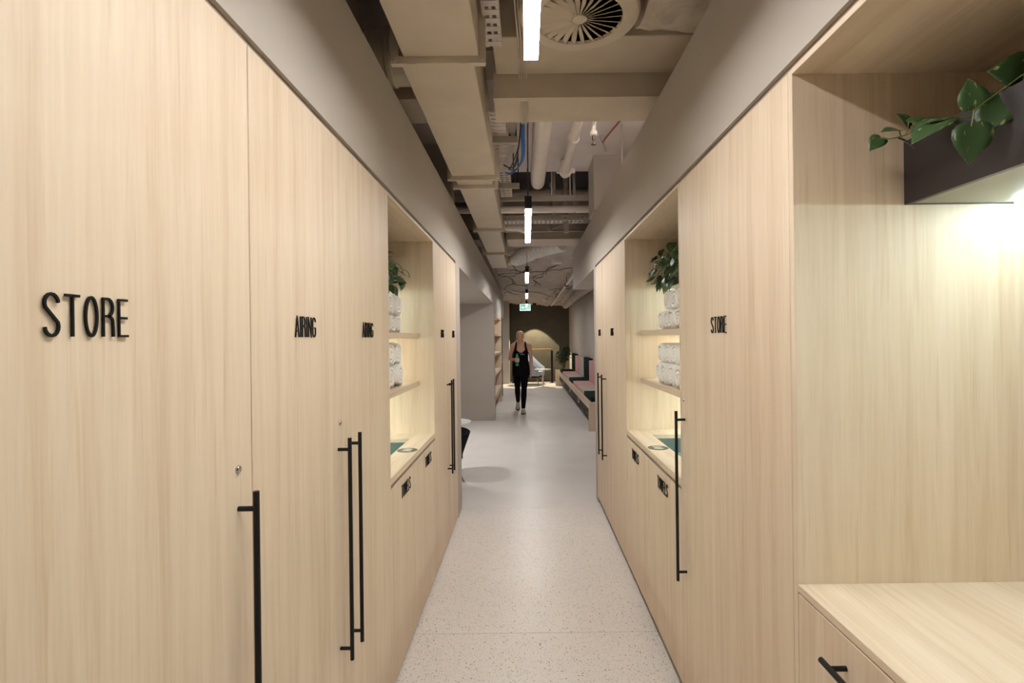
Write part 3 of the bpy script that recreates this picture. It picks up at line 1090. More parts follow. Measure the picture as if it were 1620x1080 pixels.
# round swirl diffuser
dc = Vector((0.232, 2.13, 2.785))
t = thing('air_diffuser', 'round swirl air diffuser with radial blades beside the nearest pendant', 'air vent', dc)
g = G().lathe([(0.172, 0.012), (0.176, 0.0), (0.236, 0.006), (0.244, 0.016), (0.244, 0.028), (0.172, 0.028), (0.172, 0.012)], dc, 56)
part('ring', g, 'duct', t, smooth=30)
g = G().lathe([(0.0, -0.001), (0.028, 0.0), (0.032, 0.004), (0.032, 0.014), (0.0, 0.014)], dc, 24)
part('hub', g, 'duct', t, smooth=40)
g = G().lathe([(0.20, 0.028), (0.20, 0.30)], dc, 40)
part('neck', g, 'duct', t, smooth=40)
g = G().lathe([(0.0, 0.075), (0.19, 0.075), (0.19, 0.08), (0.0, 0.08)], dc, 24)
part('damper', g, 'dark_void', t)
bl = G()
bl.add([(0.03, -0.004, 0.002), (0.174, -0.022, 0.001), (0.174, 0.023, 0.027), (0.03, 0.0035, 0.012), (0.03, -0.004, 0.0045), (0.174, -0.022, 0.0045), (0.174, 0.023, 0.0295), (0.03, 0.0035, 0.014)],
       [(0, 3, 2, 1), (4, 5, 6, 7), (0, 1, 5, 4), (1, 2, 6, 5), (2, 3, 7, 6), (3, 0, 4, 7)])
bm_ = bl.mesh('blade')
bm_.materials.append(M['duct'])
for k in range(26):
    o = bpy.data.objects.new('blade', bm_)
    o.parent = t
    o.rotation_euler = (0, 0, 2 * pi * k / 26)
    C.objects.link(o)

# foil-wrapped duct from the diffuser to the right
g = G()
nn, mm = 30, 16
for i in range(nn + 1):
    x = 0.50 + 0.62 * i / nn
    for k in range(mm):
        th = 2 * pi * k / mm
        s = (abs(cos(th)) ** 3 + abs(sin(th)) ** 3) ** (-1 / 3)
        y, z = cos(th) * s * 0.22, sin(th) * s * 0.13
        nz = mn.noise(Vector((x * 7, y * 9, z * 9))) * 0.035 + mn.noise(Vector((x * 22, y * 16, z * 20))) * 0.014
        g.v.append((x, 2.14 + y * (1 + nz * 3), 2.95 + z + nz))
for i in range(nn):
    for k in range(mm):
        l = (k + 1) % mm
        g.f.append((i * mm + k, i * mm + l, (i + 1) * mm + l, (i + 1) * mm + k))
g.f.append(tuple(range(mm - 1, -1, -1)))
g.f.append(tuple(nn * mm + k for k in range(mm)))
solo('wrapped_duct', g, 'wrap', (0.80, 2.14, 2.82), 'crumpled foil wrapped duct between the round diffuser and the bulkhead', 'air duct', smooth=70)

# pipes along the corridor
def elbow_down(x, z, r, y0, y1, drop):
    pts = [(x, y0, z), (x, y1 - 0.10, z)]
    for i in range(1, 7):
        a = i / 6 * pi / 2
        pts.append((x, y1 - 0.10 + 0.10 * sin(a), z + 0.10 * (1 - cos(a))))
    pts.append((x, y1, z + 0.1 + drop))
    return pts


t = thing('drain_pipe', 'thick white drain pipe running behind the pendant towards the dark recess', 'pipe', (0.125, 4.0, 2.85))
part('pipe_run', G().tube(elbow_down(0.125, 2.913, 0.063, 3.06, 4.86, 0.075), 0.063, 20), 'pipe', t, smooth=50)
t = thing('water_pipe', 'slimmer white pipe with joint collars beside the thick drain pipe', 'pipe', (0.36, 4.0, 2.90))
part('pipe_run', G().tube(elbow_down(0.362, 2.94, 0.037, 3.06, 4.72, 0.05), 0.037, 16), 'pipe', t, smooth=50)
part('collar', G().lathe([(0.037, 3.78), (0.045, 3.785), (0.045, 3.82), (0.037, 3.825)], (0.362, 0, 2.94), 20, 'y'), 'pipe', t, smooth=40)
g = G().lathe([(0.037, 4.52), (0.055, 4.53), (0.055, 4.57), (0.037, 4.58)], (0.362, 0, 2.94), 20, 'y')
for s in (-1, 1):
    g.box(0.362 + s * 0.05, 0.362 + s * 0.08, 4.53, 4.57, 2.925, 2.955)
part('clamp', g, 'pipe', t, smooth=35)
t = thing('sprinkler_pipe', 'short pipe ending in a dark sprinkler head, beside the slimmer white pipe', 'sprinkler', (0.478, 3.4, 2.95))
part('pipe_run', G().tube([(0.478, 3.06, 2.965), (0.478, 3.52, 2.965), (0.478, 3.57, 2.945), (0.478, 3.585, 2.90)], 0.017, 12), 'pipe', t, smooth=50)
part('fitting', G().lathe([(0.02, 0.0), (0.026, 0.005), (0.026, 0.03), (0.018, 0.034)], (0.478, 3.585, 2.872), 14), 'pipe', t, smooth=40)
part('sprinkler_head', G().lathe([(0.0, -0.06), (0.018, -0.06), (0.018, -0.057), (0.005, -0.055), (0.005, -0.03), (0.011, -0.02), (0.008, 0.0), (0.0, 0.0)], (0.478, 3.585, 2.872), 12), 'brass', t, smooth=40)
t = thing('braced_rod', 'thin painted rods with a red pipe, meeting on the soffit beside the bulkhead', 'bracket', (0.66, 3.9, 2.95))
part('red_rod', G().tube([(0.80, 3.07, 3.06), (0.62, 4.1, 3.02)], 0.006, 8), 'red', t)
part('rod', G().tube([(0.86, 3.07, 3.08), (0.63, 4.12, 3.05)], 0.008, 8), 'pipe_dim', t)
part('bracket', G().tube([(0.60, 4.08, 3.06), (0.66, 4.2, 2.99)], 0.012, 8), 'pipe_dim', t)
part('drop_rod', G().tube([(0.74, 3.95, 3.10), (0.74, 3.95, 2.7)], 0.005, 8), 'pipe_dim', t)

# pipes and trays across the corridor
t = thing('cross_pipe', 'pale round pipe crossing the void just behind the second pendant', 'pipe', (0.2, 5.25, 2.78))
part('pipe_run', G().tube([(-1.3, 5.25, 2.785), (1.55, 5.25, 2.775)], 0.036, 16), 'pipe', t, smooth=50)
for x in (0.30, 0.50):
    part('hanger', G().box(x - 0.012, x + 0.012, 5.235, 5.265, 2.74, 3.35), 'pipe_dim', t)
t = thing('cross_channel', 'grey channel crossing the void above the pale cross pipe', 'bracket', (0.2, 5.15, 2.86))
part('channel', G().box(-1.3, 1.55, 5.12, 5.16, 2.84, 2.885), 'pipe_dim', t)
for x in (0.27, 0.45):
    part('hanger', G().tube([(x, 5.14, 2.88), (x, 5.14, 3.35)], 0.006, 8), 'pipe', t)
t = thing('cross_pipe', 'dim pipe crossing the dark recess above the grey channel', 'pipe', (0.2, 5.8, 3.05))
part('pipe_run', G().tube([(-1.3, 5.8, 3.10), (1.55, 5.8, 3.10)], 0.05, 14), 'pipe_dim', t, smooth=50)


def cable_tray(name, label, p0, p1, w_, h, along, n_slot, mat='tray'):
    """perforated tray: floor and two side rails built around real slots"""
    c = ((p0[0] + p1[0]) / 2, (p0[1] + p1[1]) / 2, p0[2])
    t = thing(name, label, 'cable tray', c)
    g = G()
    L_ = (Vector(p1) - Vector(p0)).length

    def bx(a0, a1, b0, b1, z0, z1):
        if along == 'y':
            g.box(p0[0] + b0, p0[0] + b1, p0[1] + a0, p0[1] + a1, p0[2] + z0, p0[2] + z1)
        else:
            g.box(p0[0] + a0, p0[0] + a1, p0[1] + b0, p0[1] + b1, p0[2] + z0, p0[2] + z1)
    for s in (-1, 1):          # rails with slots: top strip, bottom strip, bars
        b0, b1 = s * w_ / 2 - 0.0015, s * w_ / 2 + 0.0015
        bx(0, L_, b0, b1, h * 0.72, h)
        bx(0, L_, b0, b1, 0, h * 0.28)
        for i in range(n_slot + 1):
            a = L_ * i / n_slot
            bx(max(0, a - L_ / n_slot * 0.25), min(L_, a + L_ / n_slot * 0.25), b0, b1, h * 0.28, h * 0.72)
    part('side_rail', g, mat, t)
    g = G()
    ns = n_slot
    for i in range(ns):        # floor: cross bars plus three lengthwise strips leave slots
        a = L_ * (i + 0.5) / ns
        bx(a - L_ / ns * 0.3, a + L_ / ns * 0.3, -w_ / 2 + 0.002, w_ / 2 - 0.002, 0.0, 0.002)
    for b0 in (-w_ / 2 + 0.002, -w_ * 0.08, w_ / 2 - 0.002 - w_ * 0.16):
        bx(0, L_, b0, b0 + w_ * 0.16, 0.002, 0.0035)
    part('tray_floor', g, mat, t)
    return t


tr = cable_tray('cable_tray', 'pale perforated cable tray running along the near rectangular duct', (-0.128, 0.9, 2.82), (-0.128, 2.385, 2.82), 0.07, 0.05, 'y', 26)
tr = cable_tray('cable_tray', 'white slotted cable tray next to the duct flanges, above the second pendant', (-0.165, 3.1, 2.84), (-0.165, 5.0, 2.84), 0.10, 0.05, 'y', 34)
for y in (3.5, 4.55):
    part('support_bar', G().box(-0.24, -0.04, y - 0.02, y + 0.02, 2.795, 2.838), 'pipe_dim', tr)
    for x in (-0.09, -0.05):
        part('hanger', G().tube([(x, y, 2.80), (x, y, 3.10)], 0.005, 8), 'cable_black', tr)
tr = cable_tray('cable_tray', 'perforated cable tray crossing the void in front of the dark beam', (-0.5, 5.62, 2.735), (1.5, 5.62, 2.735), 0.16, 0.055, 'x', 44)
part('support_bar', G().box(0.42, 0.47, 5.60, 5.64, 2.62, 3.36), 'pipe_dim', tr)

# dark clutter behind the cross tray
t = thing('branch_duct', 'short pale duct stub under the recess beside the third duct section', 'air duct', (0.0, 6.2, 2.85))
part('duct_stub', G().tube([(-0.22, 6.3, 2.85), (-0.06, 6.25, 2.84), (0.02, 6.3, 2.80)], [0.07, 0.075, 0.06], 16), 'pipe', t, smooth=50)
t = thing('brace_bar', 'slanting painted brace bar below the dark recess near the bulkhead', 'bracket', (0.55, 6.3, 2.8))
part('bar', G().tube([(0.28, 6.35, 2.80), (0.80, 6.2, 2.95)], 0.012, 8), 'pipe_dim', t)
part('post', G().box(0.30, 0.335, 6.3, 6.33, 2.78, 3.36), 'pipe_dim', t)
t = thing('cross_channel', 'long grey rail crossing just above the front of the dark beam', 'bracket', (0.2, 6.45, 2.9))
part('channel', G().box(-1.3, 1.5, 6.44, 6.48, 2.80, 2.83), 'pipe_dim', t)

t = thing('added_batten_lamp', 'added hidden batten behind the cross beam, brightening the pale slab and pipes', 'lamp', (0.55, 3.08, 2.96))  # unseen lamp, added to brighten the slab and pipes
part('body', G().box(0.50, 1.10, 3.052, 3.085, 2.93, 2.97), 'pipe_dim', t, bevel=0.003, segs=1)
part('lens', G().box(0.51, 1.09, 3.0852, 3.10, 2.935, 2.965), 'batten', t)

# cable bundles
def cable(label, pts, r, mat, name='cable', group=None):
    # smooth through control points
    P = [Vector(p) for p in pts]
    out = []
    for i in range(len(P) - 1):
        a, b_, c, d = P[max(i - 1, 0)], P[i], P[i + 1], P[min(i + 2, len(P) - 1)]
        for s in (0, .25, .5, .75):
            out.append(0.5 * ((2 * b_) + (c - a) * s + (2 * a - 5 * b_ + 4 * c - d) * s * s + (3 * b_ - a - 3 * c + d) * s ** 3))
    out.append(P[-1])
    return solo(name, G().tube(out, r, 6), mat, P[0], label, 'cable', group, smooth=60)


RC = random.Random(11)
for k, (mat, w_) in enumerate((('cable_blue', 'blue data cable'), ('cable_blue', 'blue data cable'), ('cable_blue', 'blue data cable'))):
    o = RC.uniform(-0.01, 0.01)
    cable('blue data cable sagging to the slotted tray, %s of its bundle' % ('nearest the duct', 'in the middle', 'nearest the drain pipe')[k], [(-0.02 + 0.008 * k, 3.12, 2.90), (-0.015 + 0.01 * k, 3.4, 2.83 + o), (-0.02 + 0.008 * k, 3.8, 2.78 + o), (-0.10, 4.1, 2.78 + o), (-0.16, 4.3, 2.86)], 0.005, mat, group='blue data cables')
for k in range(6):
    o = RC.uniform(-0.015, 0.015)
    cable('thin white cable, %s of the fan dropping from the soffit to the slotted tray' % ('innermost', 'second', 'third', 'fourth', 'fifth', 'outermost')[k], [(-0.035 - 0.004 * k, 3.12, 2.90), (-0.05 - 0.008 * k, 3.4 + o, 2.87 + o), (-0.09 - 0.006 * k, 3.8 + o, 2.84 + o), (-0.14 - 0.003 * k, 4.1, 2.85), (-0.17, 4.5, 2.86)], 0.004, 'cable_white', group='white cables into the tray')
for k in range(3):
    o = RC.uniform(-0.02, 0.02)
    cable('dark cable looping to the slotted tray, %s of three' % ('straightest', 'middle', 'widest loop')[k], [(-0.005, 3.12, 2.90), (-0.03, 3.5, 2.80 + o), (-0.06 - 0.02 * k, 3.9, 2.77 + o), (-0.12, 4.0, 2.80), (-0.17, 4.1, 2.86)], 0.004, 'cable_black', group='dark cables into the tray')
cable('dark cable hanging straight down beside the thick drain pipe', [(0.03, 3.12, 2.90), (0.028, 3.5, 2.87), (0.03, 4.0, 2.85), (0.032, 4.3, 2.70), (0.03, 4.4, 2.60)], 0.005, 'cable_black')
for k in range(4):
    cable('painted cable draped under the near cross beam, %s' % ('first from the duct', 'second from the duct', 'third from the duct', 'farthest from the duct')[k], [(0.0 + 0.012 * k, 1.6, 3.08), (-0.03 + 0.012 * k, 2.1, 2.92), (-0.02 + 0.013 * k, 2.392, 2.862), (-0.02 + 0.013 * k, 2.735, 2.862), (-0.01 + 0.01 * k, 2.79, 2.745), (-0.01 + 0.01 * k, 3.05, 2.745)], 0.004, 'duct', group='painted cables over the beam')

# far end: silver flexible duct
t = thing('flexible_duct', 'silver crinkled flexible duct angling up from the end of the rectangular duct', 'air duct', (0.05, 8.3, 2.75))
part('spigot', G().lathe([(0.075, -0.30), (0.075, -0.16)], (0, 8.6, 2.76), 24, 'x'), 'duct', t, smooth=40)
pts, rr = [], []
p0, p1 = Vector((-0.19, 8.6, 2.76)), Vector((0.55, 7.75, 2.88))
for i in range(29):
    s = i / 28
    pts.append(p0.lerp(p1, s) + Vector((0, 0, 0.03 * sin(s * pi))))
    rr.append((0.125 if i % 2 else 0.096) * (0.75 + 0.25 * min(1, s * 7)))
part('sleeve', G().tube(pts, rr, 24), 'silver', t, smooth=30)
part('strap', G().tube([(0.16, 8.2, 3.0), (0.15, 8.2, 2.72), (0.19, 8.2, 2.70), (0.24, 8.2, 3.0)], 0.006, 6), 'pipe_dim', t)

# wrapped duct along the far wall
g = G()
nn = 70
for i in range(nn + 1):
    y = 7.0 + 10.6 * i / nn
    for k in range(mm):
        th = 2 * pi * k / mm
        nz = mn.noise(Vector((cos(th) * 2, y * 2.2, sin(th) * 2))) * 0.05
        g.v.append((1.33 + cos(th) * (0.10 + nz * 0.6), y, 2.60 + sin(th) * (0.15 + nz * 0.6)))
for i in range(nn):
    for k in range(mm):
        l = (k + 1) % mm
        g.f.append((i * mm + k, i * mm + l, (i + 1) * mm + l, (i + 1) * mm + k))
g.f.append(tuple(range(mm - 1, -1, -1)))
g.f.append(tuple(nn * mm + k for k in range(mm)))
solo('wrapped_duct', g, 'far_soffit', (1.33, 12, 2.4), 'long lumpy wrapped duct along the top of the wall above the bench', 'air duct', smooth=70)

t = thing('sprinkler_pipe', 'straight painted pipe with two clips under the far ceiling over the bench', 'pipe', (0.87, 13.5, 2.58))
part('pipe_run', G().tube([(0.87, 8.2, 2.62), (0.87, 17.6, 2.57)], 0.03, 12), 'pipe', t, smooth=50)
for y in (11.0, 14.2):
    part('pipe_clip', G().lathe([(0.033, y), (0.042, y), (0.042, y + 0.05), (0.033, y + 0.05)], (0.87, 0, 2.60), 14, 'y'), 'cable_black', t)
    part('drop_rod', G().tube([(0.87, y + 0.02, 2.63), (0.87, y + 0.02, 2.95)], 0.006, 6), 'cable_black', t)
for k in range(15):
    x, y = RC.uniform(-0.5, 1.0), RC.uniform(8.9, 15.5)
    a = RC.uniform(0, 6.28)
    pts = []
    for i in range(10):
        pts.append((x, y, ceil_z(x, y) - 0.012))
        a += RC.uniform(-0.8, 0.8)
        x = max(-0.58, min(1.1, x + 0.15 * cos(a)))
        y = max(8.7, min(17.0, y + 0.42 * sin(a)))
    part('loose_cable', G().tube(pts, 0.006, 6), 'cable_paint', CF, smooth=60)
g = G().lathe([(0.0, -0.03), (0.09, -0.028), (0.11, -0.01), (0.11, 0.06), (0.0, 0.06)], (0.56, 9.3, ceil_z(0.56, 9.3) - 0.04), 28)
solo('ceiling_disc', g, 'pipe', (0.56, 9.3, 2.75), 'flat pale round fitting under the far ceiling beyond the flexible duct', 'ceiling fitting', smooth=40)
g = G().lathe([(0.0, -0.03), (0.09, -0.028), (0.11, -0.01), (0.11, 0.06), (0.0, 0.06)], (0.62, 15.8, ceil_z(0.62, 15.8) - 0.04), 28)
solo('ceiling_disc', g, 'pipe', (0.62, 15.8, 2.6), 'farthest pale round fitting under the ceiling, over the handrail', 'ceiling fitting', smooth=40)

# exit sign
ex = Vector((-0.012, 16.2, 2.325))
t = thing('exit_sign', 'green and white illuminated exit sign with arrow and running figure, hung over the walkway', 'exit sign', ex)
part('case', G().box(ex.x - 0.175, ex.x + 0.175, 16.2, 16.25, 2.325, 2.545), 'black', t, bevel=0.004, segs=1)
part('panel', G().box(ex.x - 0.168, ex.x + 0.168, 16.196, 16.1995, 2.332, 2.538), 'exit_white', t)


def sign_fn(u, v, h):
    return (ex.x + u * 1.17, 16.196 - h, 2.435 + v * 1.17)


part('green_field', G().prism([(-0.125, -0.07), (0.125, -0.07), (0.125, 0.07), (-0.125, 0.07)], sign_fn, 0.0002, 0.0012), 'exit_green', t)
part('arrow', G().prism([(-0.115, 0), (-0.06, 0.05), (-0.06, 0.02), (-0.005, 0.02), (-0.005, -0.02), (-0.06, -0.02), (-0.06, -0.05)], sign_fn, 0.0013, 0.002), 'exit_white', t)
g = G()
g.prism([(0.02, -0.06), (0.10, -0.06), (0.10, 0.06), (0.085, 0.06), (0.085, -0.045), (0.02, -0.045)], sign_fn, 0.0013, 0.002)
g.prism(arc(0.048, 0.045, 0.013, 0.013, 0, 330, 11), sign_fn, 0.0013, 0.002)
g.prism([(0.035, 0.03), (0.06, 0.03), (0.055, -0.005), (0.068, -0.035), (0.058, -0.04), (0.045, -0.012), (0.03, -0.02), (0.02, -0.04), (0.012, -0.035), (0.025, -0.008), (0.038, -0.002), (0.038, 0.015), (0.022, 0.008), (0.018, 0.016)], sign_fn, 0.0013, 0.002)
part('running_figure', g, 'exit_white', t)
for x in (-0.1, 0.1):
    part('suspension_rod', G().tube([(ex.x + x, 16.225, 2.545), (ex.x + x, 16.225, 2.74)], 0.004, 6), 'black', t)

# ------------------------------------------------------------------ lounge furniture
# open shelf unit on the left
t = thing('shelf_unit', 'tall open oak shelf unit recessed in the wall beyond the alcove', 'shelving', (-0.82, 11.04, 0))
for y0, y1 in ((9.665, 9.71), (12.37, 12.415)):
    part('side_panel', G().box(-1.05, -0.578, y0, y1, 0, 1.96), 'oak', t)
part('back_panel', G().box(-1.055, -1.04, 9.71, 12.37, 0, 1.96), 'oak', t)
part('top_panel', G().box(-1.04, -0.585, 9.71, 12.37, 1.92, 1.96), 'oak_flat', t)
for z in (0.40, 0.80, 1.19, 1.58):
    part('shelf', G().box(-1.04, -0.585, 9.71, 12.37, z - 0.035, z), 'oak_flat', t)
part('bottom_rail', G().box(-0.60, -0.585, 9.71, 12.37, 0.30, 0.364), 'oak_edge', t)

dd = struct('door_1', [(-0.66, -0.615, 12.51, 13.74, 0.005, 1.995)], 'kick')
part('door_handle', G().tube([(-0.612, 13.55, 1.0), (-0.57, 13.55, 1.0), (-0.57, 13.42, 1.0)], 0.01, 8), 'chrome', dd, smooth=40)
part('push_plate', G().box(-0.615, -0.612, 13.3, 13.6, 0.85, 1.05), 'pipe_dim', dd)

# bench
t = thing('bench', 'long pale oak bench with dark open bays along the grey wall', 'bench', (1.22, 12.3, 0))
part('seat_board', G().box(1.0, 1.478, 8.36, 16.2, 0.425, 0.455), 'oak_flat', t)
part('fascia', G().box(0.985, 1.0, 8.36, 16.2, 0.355, 0.455), 'oak_flat', t)
part('end_panel', G().box(0.985, 1.478, 8.325, 8.36, 0.0, 0.455), 'oak', t)
part('end_panel', G().box(0.90, 1.478, 16.2, 16.25, 0.0, 0.50), 'oak', t)
part('bottom_board', G().box(1.02, 1.478, 8.36, 16.2, 0.19, 0.21), 'kick', t)  # oak board coloured near-black for the shade under the fascia
part('bay_shade_board', G().box(1.035, 1.05, 8.36, 16.2, 0.21, 0.425), 'kick', t, label='near-black board painting in the shade of the open bays')  # shallow black board put in to give the bays their shade
for y in (10.3, 12.3, 14.3):
    part('divider', G().box(1.003, 1.035, y - 0.015, y + 0.015, 0.21, 0.425), 'oak_edge', t)
part('support', G().box(1.25, 1.44, 8.4, 16.2, 0.0, 0.19), 'paint', t)


def cushion(name, mat, x0, x1, y0, y1, z0, z1, label, group, r):
    return solo(name, G().box(x0, x1, y0, y1, z0, z1), mat, ((x0 + x1) / 2, (y0 + y1) / 2, z0), label, 'cushion', group, bevel=r, smooth=50, segs=4)


cols = ['green', 'beige', 'pink', 'green', 'beige', 'pink', 'green']
names = {'green': 'dark green', 'beige': 'beige', 'pink': 'pink'}
place = ['at the near end of the bench', 'second from the near end of the bench', 'third from the near end of the bench', 'in the middle of the bench', 'third from the far end of the bench', 'second from the far end of the bench', 'at the far end of the bench beside the palm']
ys = [8.40, 9.42, 10.5, 11.6, 12.68, 13.78, 14.86, 15.95]
for i, c in enumerate(cols):
    cushion('seat_cushion', c, 1.03, 1.40, ys[i] + 0.008, ys[i + 1] - 0.008, 0.455, 0.535, '%s seat cushion %s' % (names[c], place[i]), 'seat cushions on the bench', 0.022)
    cushion('back_cushion', c, 1.385, 1.478, ys[i] + 0.008, ys[i + 1] - 0.008, 0.536, 1.02 if c == 'green' else 0.985, '%s back cushion, %s' % (names[c], place[i]), 'back cushions on the bench', 0.022)


def side_table(label, x, y):
    t = thing('side_table', label, 'table', (x, y, 0))
    part('table_top', G().lathe([(0.0, 0.515), (0.23, 0.515), (0.25, 0.528), (0.25, 0.538), (0.247, 0.54), (0.0, 0.54)], (x, y, 0), 40), 'white', t, smooth=35)
    part('stem', G().lathe([(0.02, 0.015), (0.02, 0.515)], (x, y, 0), 16), 'white', t, smooth=40)
    part('base', G().lathe([(0.18, 0.0), (0.18, 0.006), (0.025, 0.018), (0.02, 0.05)], (x, y, 0), 32), 'white', t, smooth=30)


side_table('small round white pedestal table in front of the handrail', 0.50, 15.95)
side_table('small round white table in the alcove, partly hidden by the cabinets', -0.895, 6.08)


def lounge_chair(label, x, y, rot, shell, seat, rise=0.44, lean=0.0):
    """high winged tub chair facing +X before rotation"""
    t = thing('lounge_chair', label, 'chair', (0, 0, 0))
    # U path around the seat, front-right arm -> back -> front-left arm
    path = []
    n = 30
    for i in range(n + 1):
        s = i / n
        a = radians(-72 + 0) if False else None
        th = pi / 2 + (s) * pi          # back half circle from +y side over -x to -y side
        path.append((0.30 * cos(th) - 0.02, 0.32 * sin(th), s))
    arm = 7
    full = [(0.34 - 0.36 * i / arm, 0.325 + 0.01 * sin(i / arm * pi), None) for i in range(arm)] + path + [(-0.02 + 0.36 * (i + 1) / arm, -0.325 - 0.01 * sin((i + 1) / arm * pi), None) for i in range(arm)]
    m = len(full)
    g = G()
    for i, (px_, py_, _) in enumerate(full):
        f = i / (m - 1)
        back = max(0.0, 1 - abs(f - 0.5) / 0.42)
        wing = max(0.0, min(1.0, (0.34 - px_) / 0.46))
        top = 0.545 + rise * wing ** 1.25
        a = full[max(i - 1, 0)]
        c = full[min(i + 1, m - 1)]
        tx, ty = c[0] - a[0], c[1] - a[1]
        l = sqrt(tx * tx + ty * ty)
        nx_, ny_ = -ty / l, tx / l           # towards the inside or outside; sign fixed below
        if nx_ * px_ + ny_ * py_ < 0:
            nx_, ny_ = -nx_, -ny_
        bot = 0.285
        for z, off in ((bot, -0.03), (bot, 0.0), ((bot + top) / 2, 0.035), (top - 0.01, 0.065), (top, 0.05), (top - 0.01, 0.03), ((bot + top) / 2, -0.01)):
            off += lean * (z - bot)
            g.v.append((px_ + nx_ * off - 0.10 * max(0, z - 0.5) * back, py_ + ny_ * off, z))
    for i in range(m - 1):
        for k in range(7):
            l = (k + 1) % 7
            g.f.append((i * 7 + k, i * 7 + l, (i + 1) * 7 + l, (i + 1) * 7 + k))
    g.f.append(tuple(range(6, -1, -1)))
    g.f.append(tuple((m - 1) * 7 + k for k in range(7)))
    sh = part('shell', g, shell, t, smooth=60)
    part('seat', G().box(-0.27, 0.36, -0.29, 0.29, 0.30, 0.43), seat, t, bevel=0.035, smooth=50, segs=4)
    part('seat_base', G().box(-0.29, 0.32, -0.30, 0.30, 0.24, 0.30), 'navy', t, bevel=0.02, smooth=50, segs=3)
    for sx in (-1, 1):
        for sy in (-1, 1):
            part('leg', G().tube([(0.02 + sx * 0.21, sy * 0.21, 0.245), (0.02 + sx * 0.32, sy * 0.29, 0.0)], [0.021, 0.012], 12), 'leg_wood', t, smooth=50)
    t.location = (x, y, 0)
    t.rotation_euler = (0, 0, rot)
    return t


lounge_chair('blue grey winged lounge chair on wooden legs behind the walking person', 0.16, 16.82, radians(-18), 'blue_grey', 'blue_grey')
lounge_chair('dark navy low tub chair on wooden legs in the alcove, half hidden by cabinets', -0.985, 5.22, radians(176), 'navy', 'navy', 0.03, 0.10)

# handrail
t = thing('handrail', 'black steel handrail with a timber top rail before the concrete wall', 'railing', (0.2, 17.0, 0))
for x in (-0.43, 0.85):
    p = part('post', G().box(x - 0.035, x + 0.035, 17.3, 17.36, 0.012, 1.07), 'black', t)
    part('base_plate', G().box(x - 0.10, x + 0.10, 17.24, 17.41, 0.0, 0.012), 'black', t)
part('top_rail', G().box(-0.48, 0.82, 17.3, 17.36, 1.072, 1.125), 'warm_wood', t, bevel=0.008, segs=2)
# rod infill
for i in range(1, 3):
    pass
part('bottom_rail', G().box(-0.39, 0.81, 17.32, 17.34, 0.06, 0.085), 'black', t)

# palm in a dark pot
t = thing('potted_palm', 'dark leafy palm in a pot behind the far end of the bench', 'plant', (1.18, 16.75, 0))
part('pot', G().lathe([(0.0, 0.0), (0.14, 0.0), (0.19, 0.42), (0.175, 0.42), (0.165, 0.38), (0.0, 0.38)], (1.18, 16.75, 0), 28), 'black', t, smooth=40)
part('soil', G().lathe([(0.0, 0.385), (0.16, 0.384), (0.16, 0.37)], (1.18, 16.75, 0), 20), 'soil', t)


def frond_mesh(L_, seed):
    R = random.Random(seed)
    g = G()
    pts = [(0, L_ * (0.55 * s + 0.15 * s * s), L_ * (0.85 * s - 0.62 * s * s * s)) for s in [i / 12 for i in range(13)]]
    g.tube(pts, [0.007 * (1 - i / 14) for i in range(13)], 5)
    for i in range(3, 13):
        p = Vector(pts[i])
        for s in (-1, 1):
            l = 0.26 * L_ * (1.1 - 0.5 * i / 12) * R.uniform(0.85, 1.1)
            d = Vector((s * 0.85, 0.45, R.uniform(-0.3, 0.1))).normalized()
            w_ = Vector((-s * 0.35, 0.9, 0)).normalized() * 0.027
            q = [p, p + d * l * 0.4 + w_ + Vector((0, 0, 0.01)), p + d * l + Vector((0, 0, -0.12 * l)), p + d * l * 0.4 - w_ + Vector((0, 0, 0.01))]
            n_ = Vector((0, 0, 0.0015))
            g.add([a for a in q] + [a - n_ for a in q], [(0, 1, 2, 3), (7, 6, 5, 4), (0, 4, 5, 1), (1, 5, 6, 2), (2, 6, 7, 3), (3, 7, 4, 0)])
    me = g.mesh('frond')
    me.materials.append(M['palm'])
    return me


FR = [frond_mesh(0.8, 1), frond_mesh(0.95, 2), frond_mesh(0.65, 3)]
RP = random.Random(4)
for k in range(16):
    o = bpy.data.objects.new('frond', FR[k % 3])
    o.parent = t
    o.location = (RP.uniform(-0.04, 0.04), RP.uniform(-0.04, 0.04), 0.38 + 0.30 * (k / 16))
    o.rotation_euler = (0, 0, k * 2.4 + RP.uniform(-0.3, 0.3))
    sc = RP.uniform(0.95, 1.2)
    o.scale = (sc * 0.7, sc * 0.36, sc * 1.6)
    C.objects.link(o)
part('stem', G().tube([(1.18, 16.75, 0.38), (1.185, 16.75, 0.9)], [0.03, 0.015], 8), 'stem', t)

# downlight washing the concrete wall
dl = Vector((0.30, 17.36, 2.56))
t = thing('downlight', 'round surface downlight washing an arc on the concrete wall', 'lamp', dl)
g = G().lathe([(0.052, 0.0), (0.06, 0.0), (0.06, 0.16), (0.0, 0.16), (0.0, 0.15), (0.052, 0.15), (0.052, 0.0)], dl, 28)
part('housing', g, 'black', t, smooth=35)
part('lens', G().lathe([(0.0, 0.10), (0.05, 0.10), (0.05, 0.11), (0.0, 0.11)], dl, 24), 'lamp_glow', t)
sp = bpy.data.lights.new('downlight_beam', 'SPOT')
sp.energy = 150
sp.color = (1.0, 0.87, 0.60)
sp.spot_size = radians(76)
sp.spot_blend = 0.12
sp.shadow_soft_size = 0.02
spo = bpy.data.objects.new('downlight_beam', sp)
spo.location = dl + Vector((0, 0, -0.01))
spo.rotation_euler = (0, 0, 0)
C.objects.link(spo)
spo.parent = t
spo.location = (0, 0, -0.01)

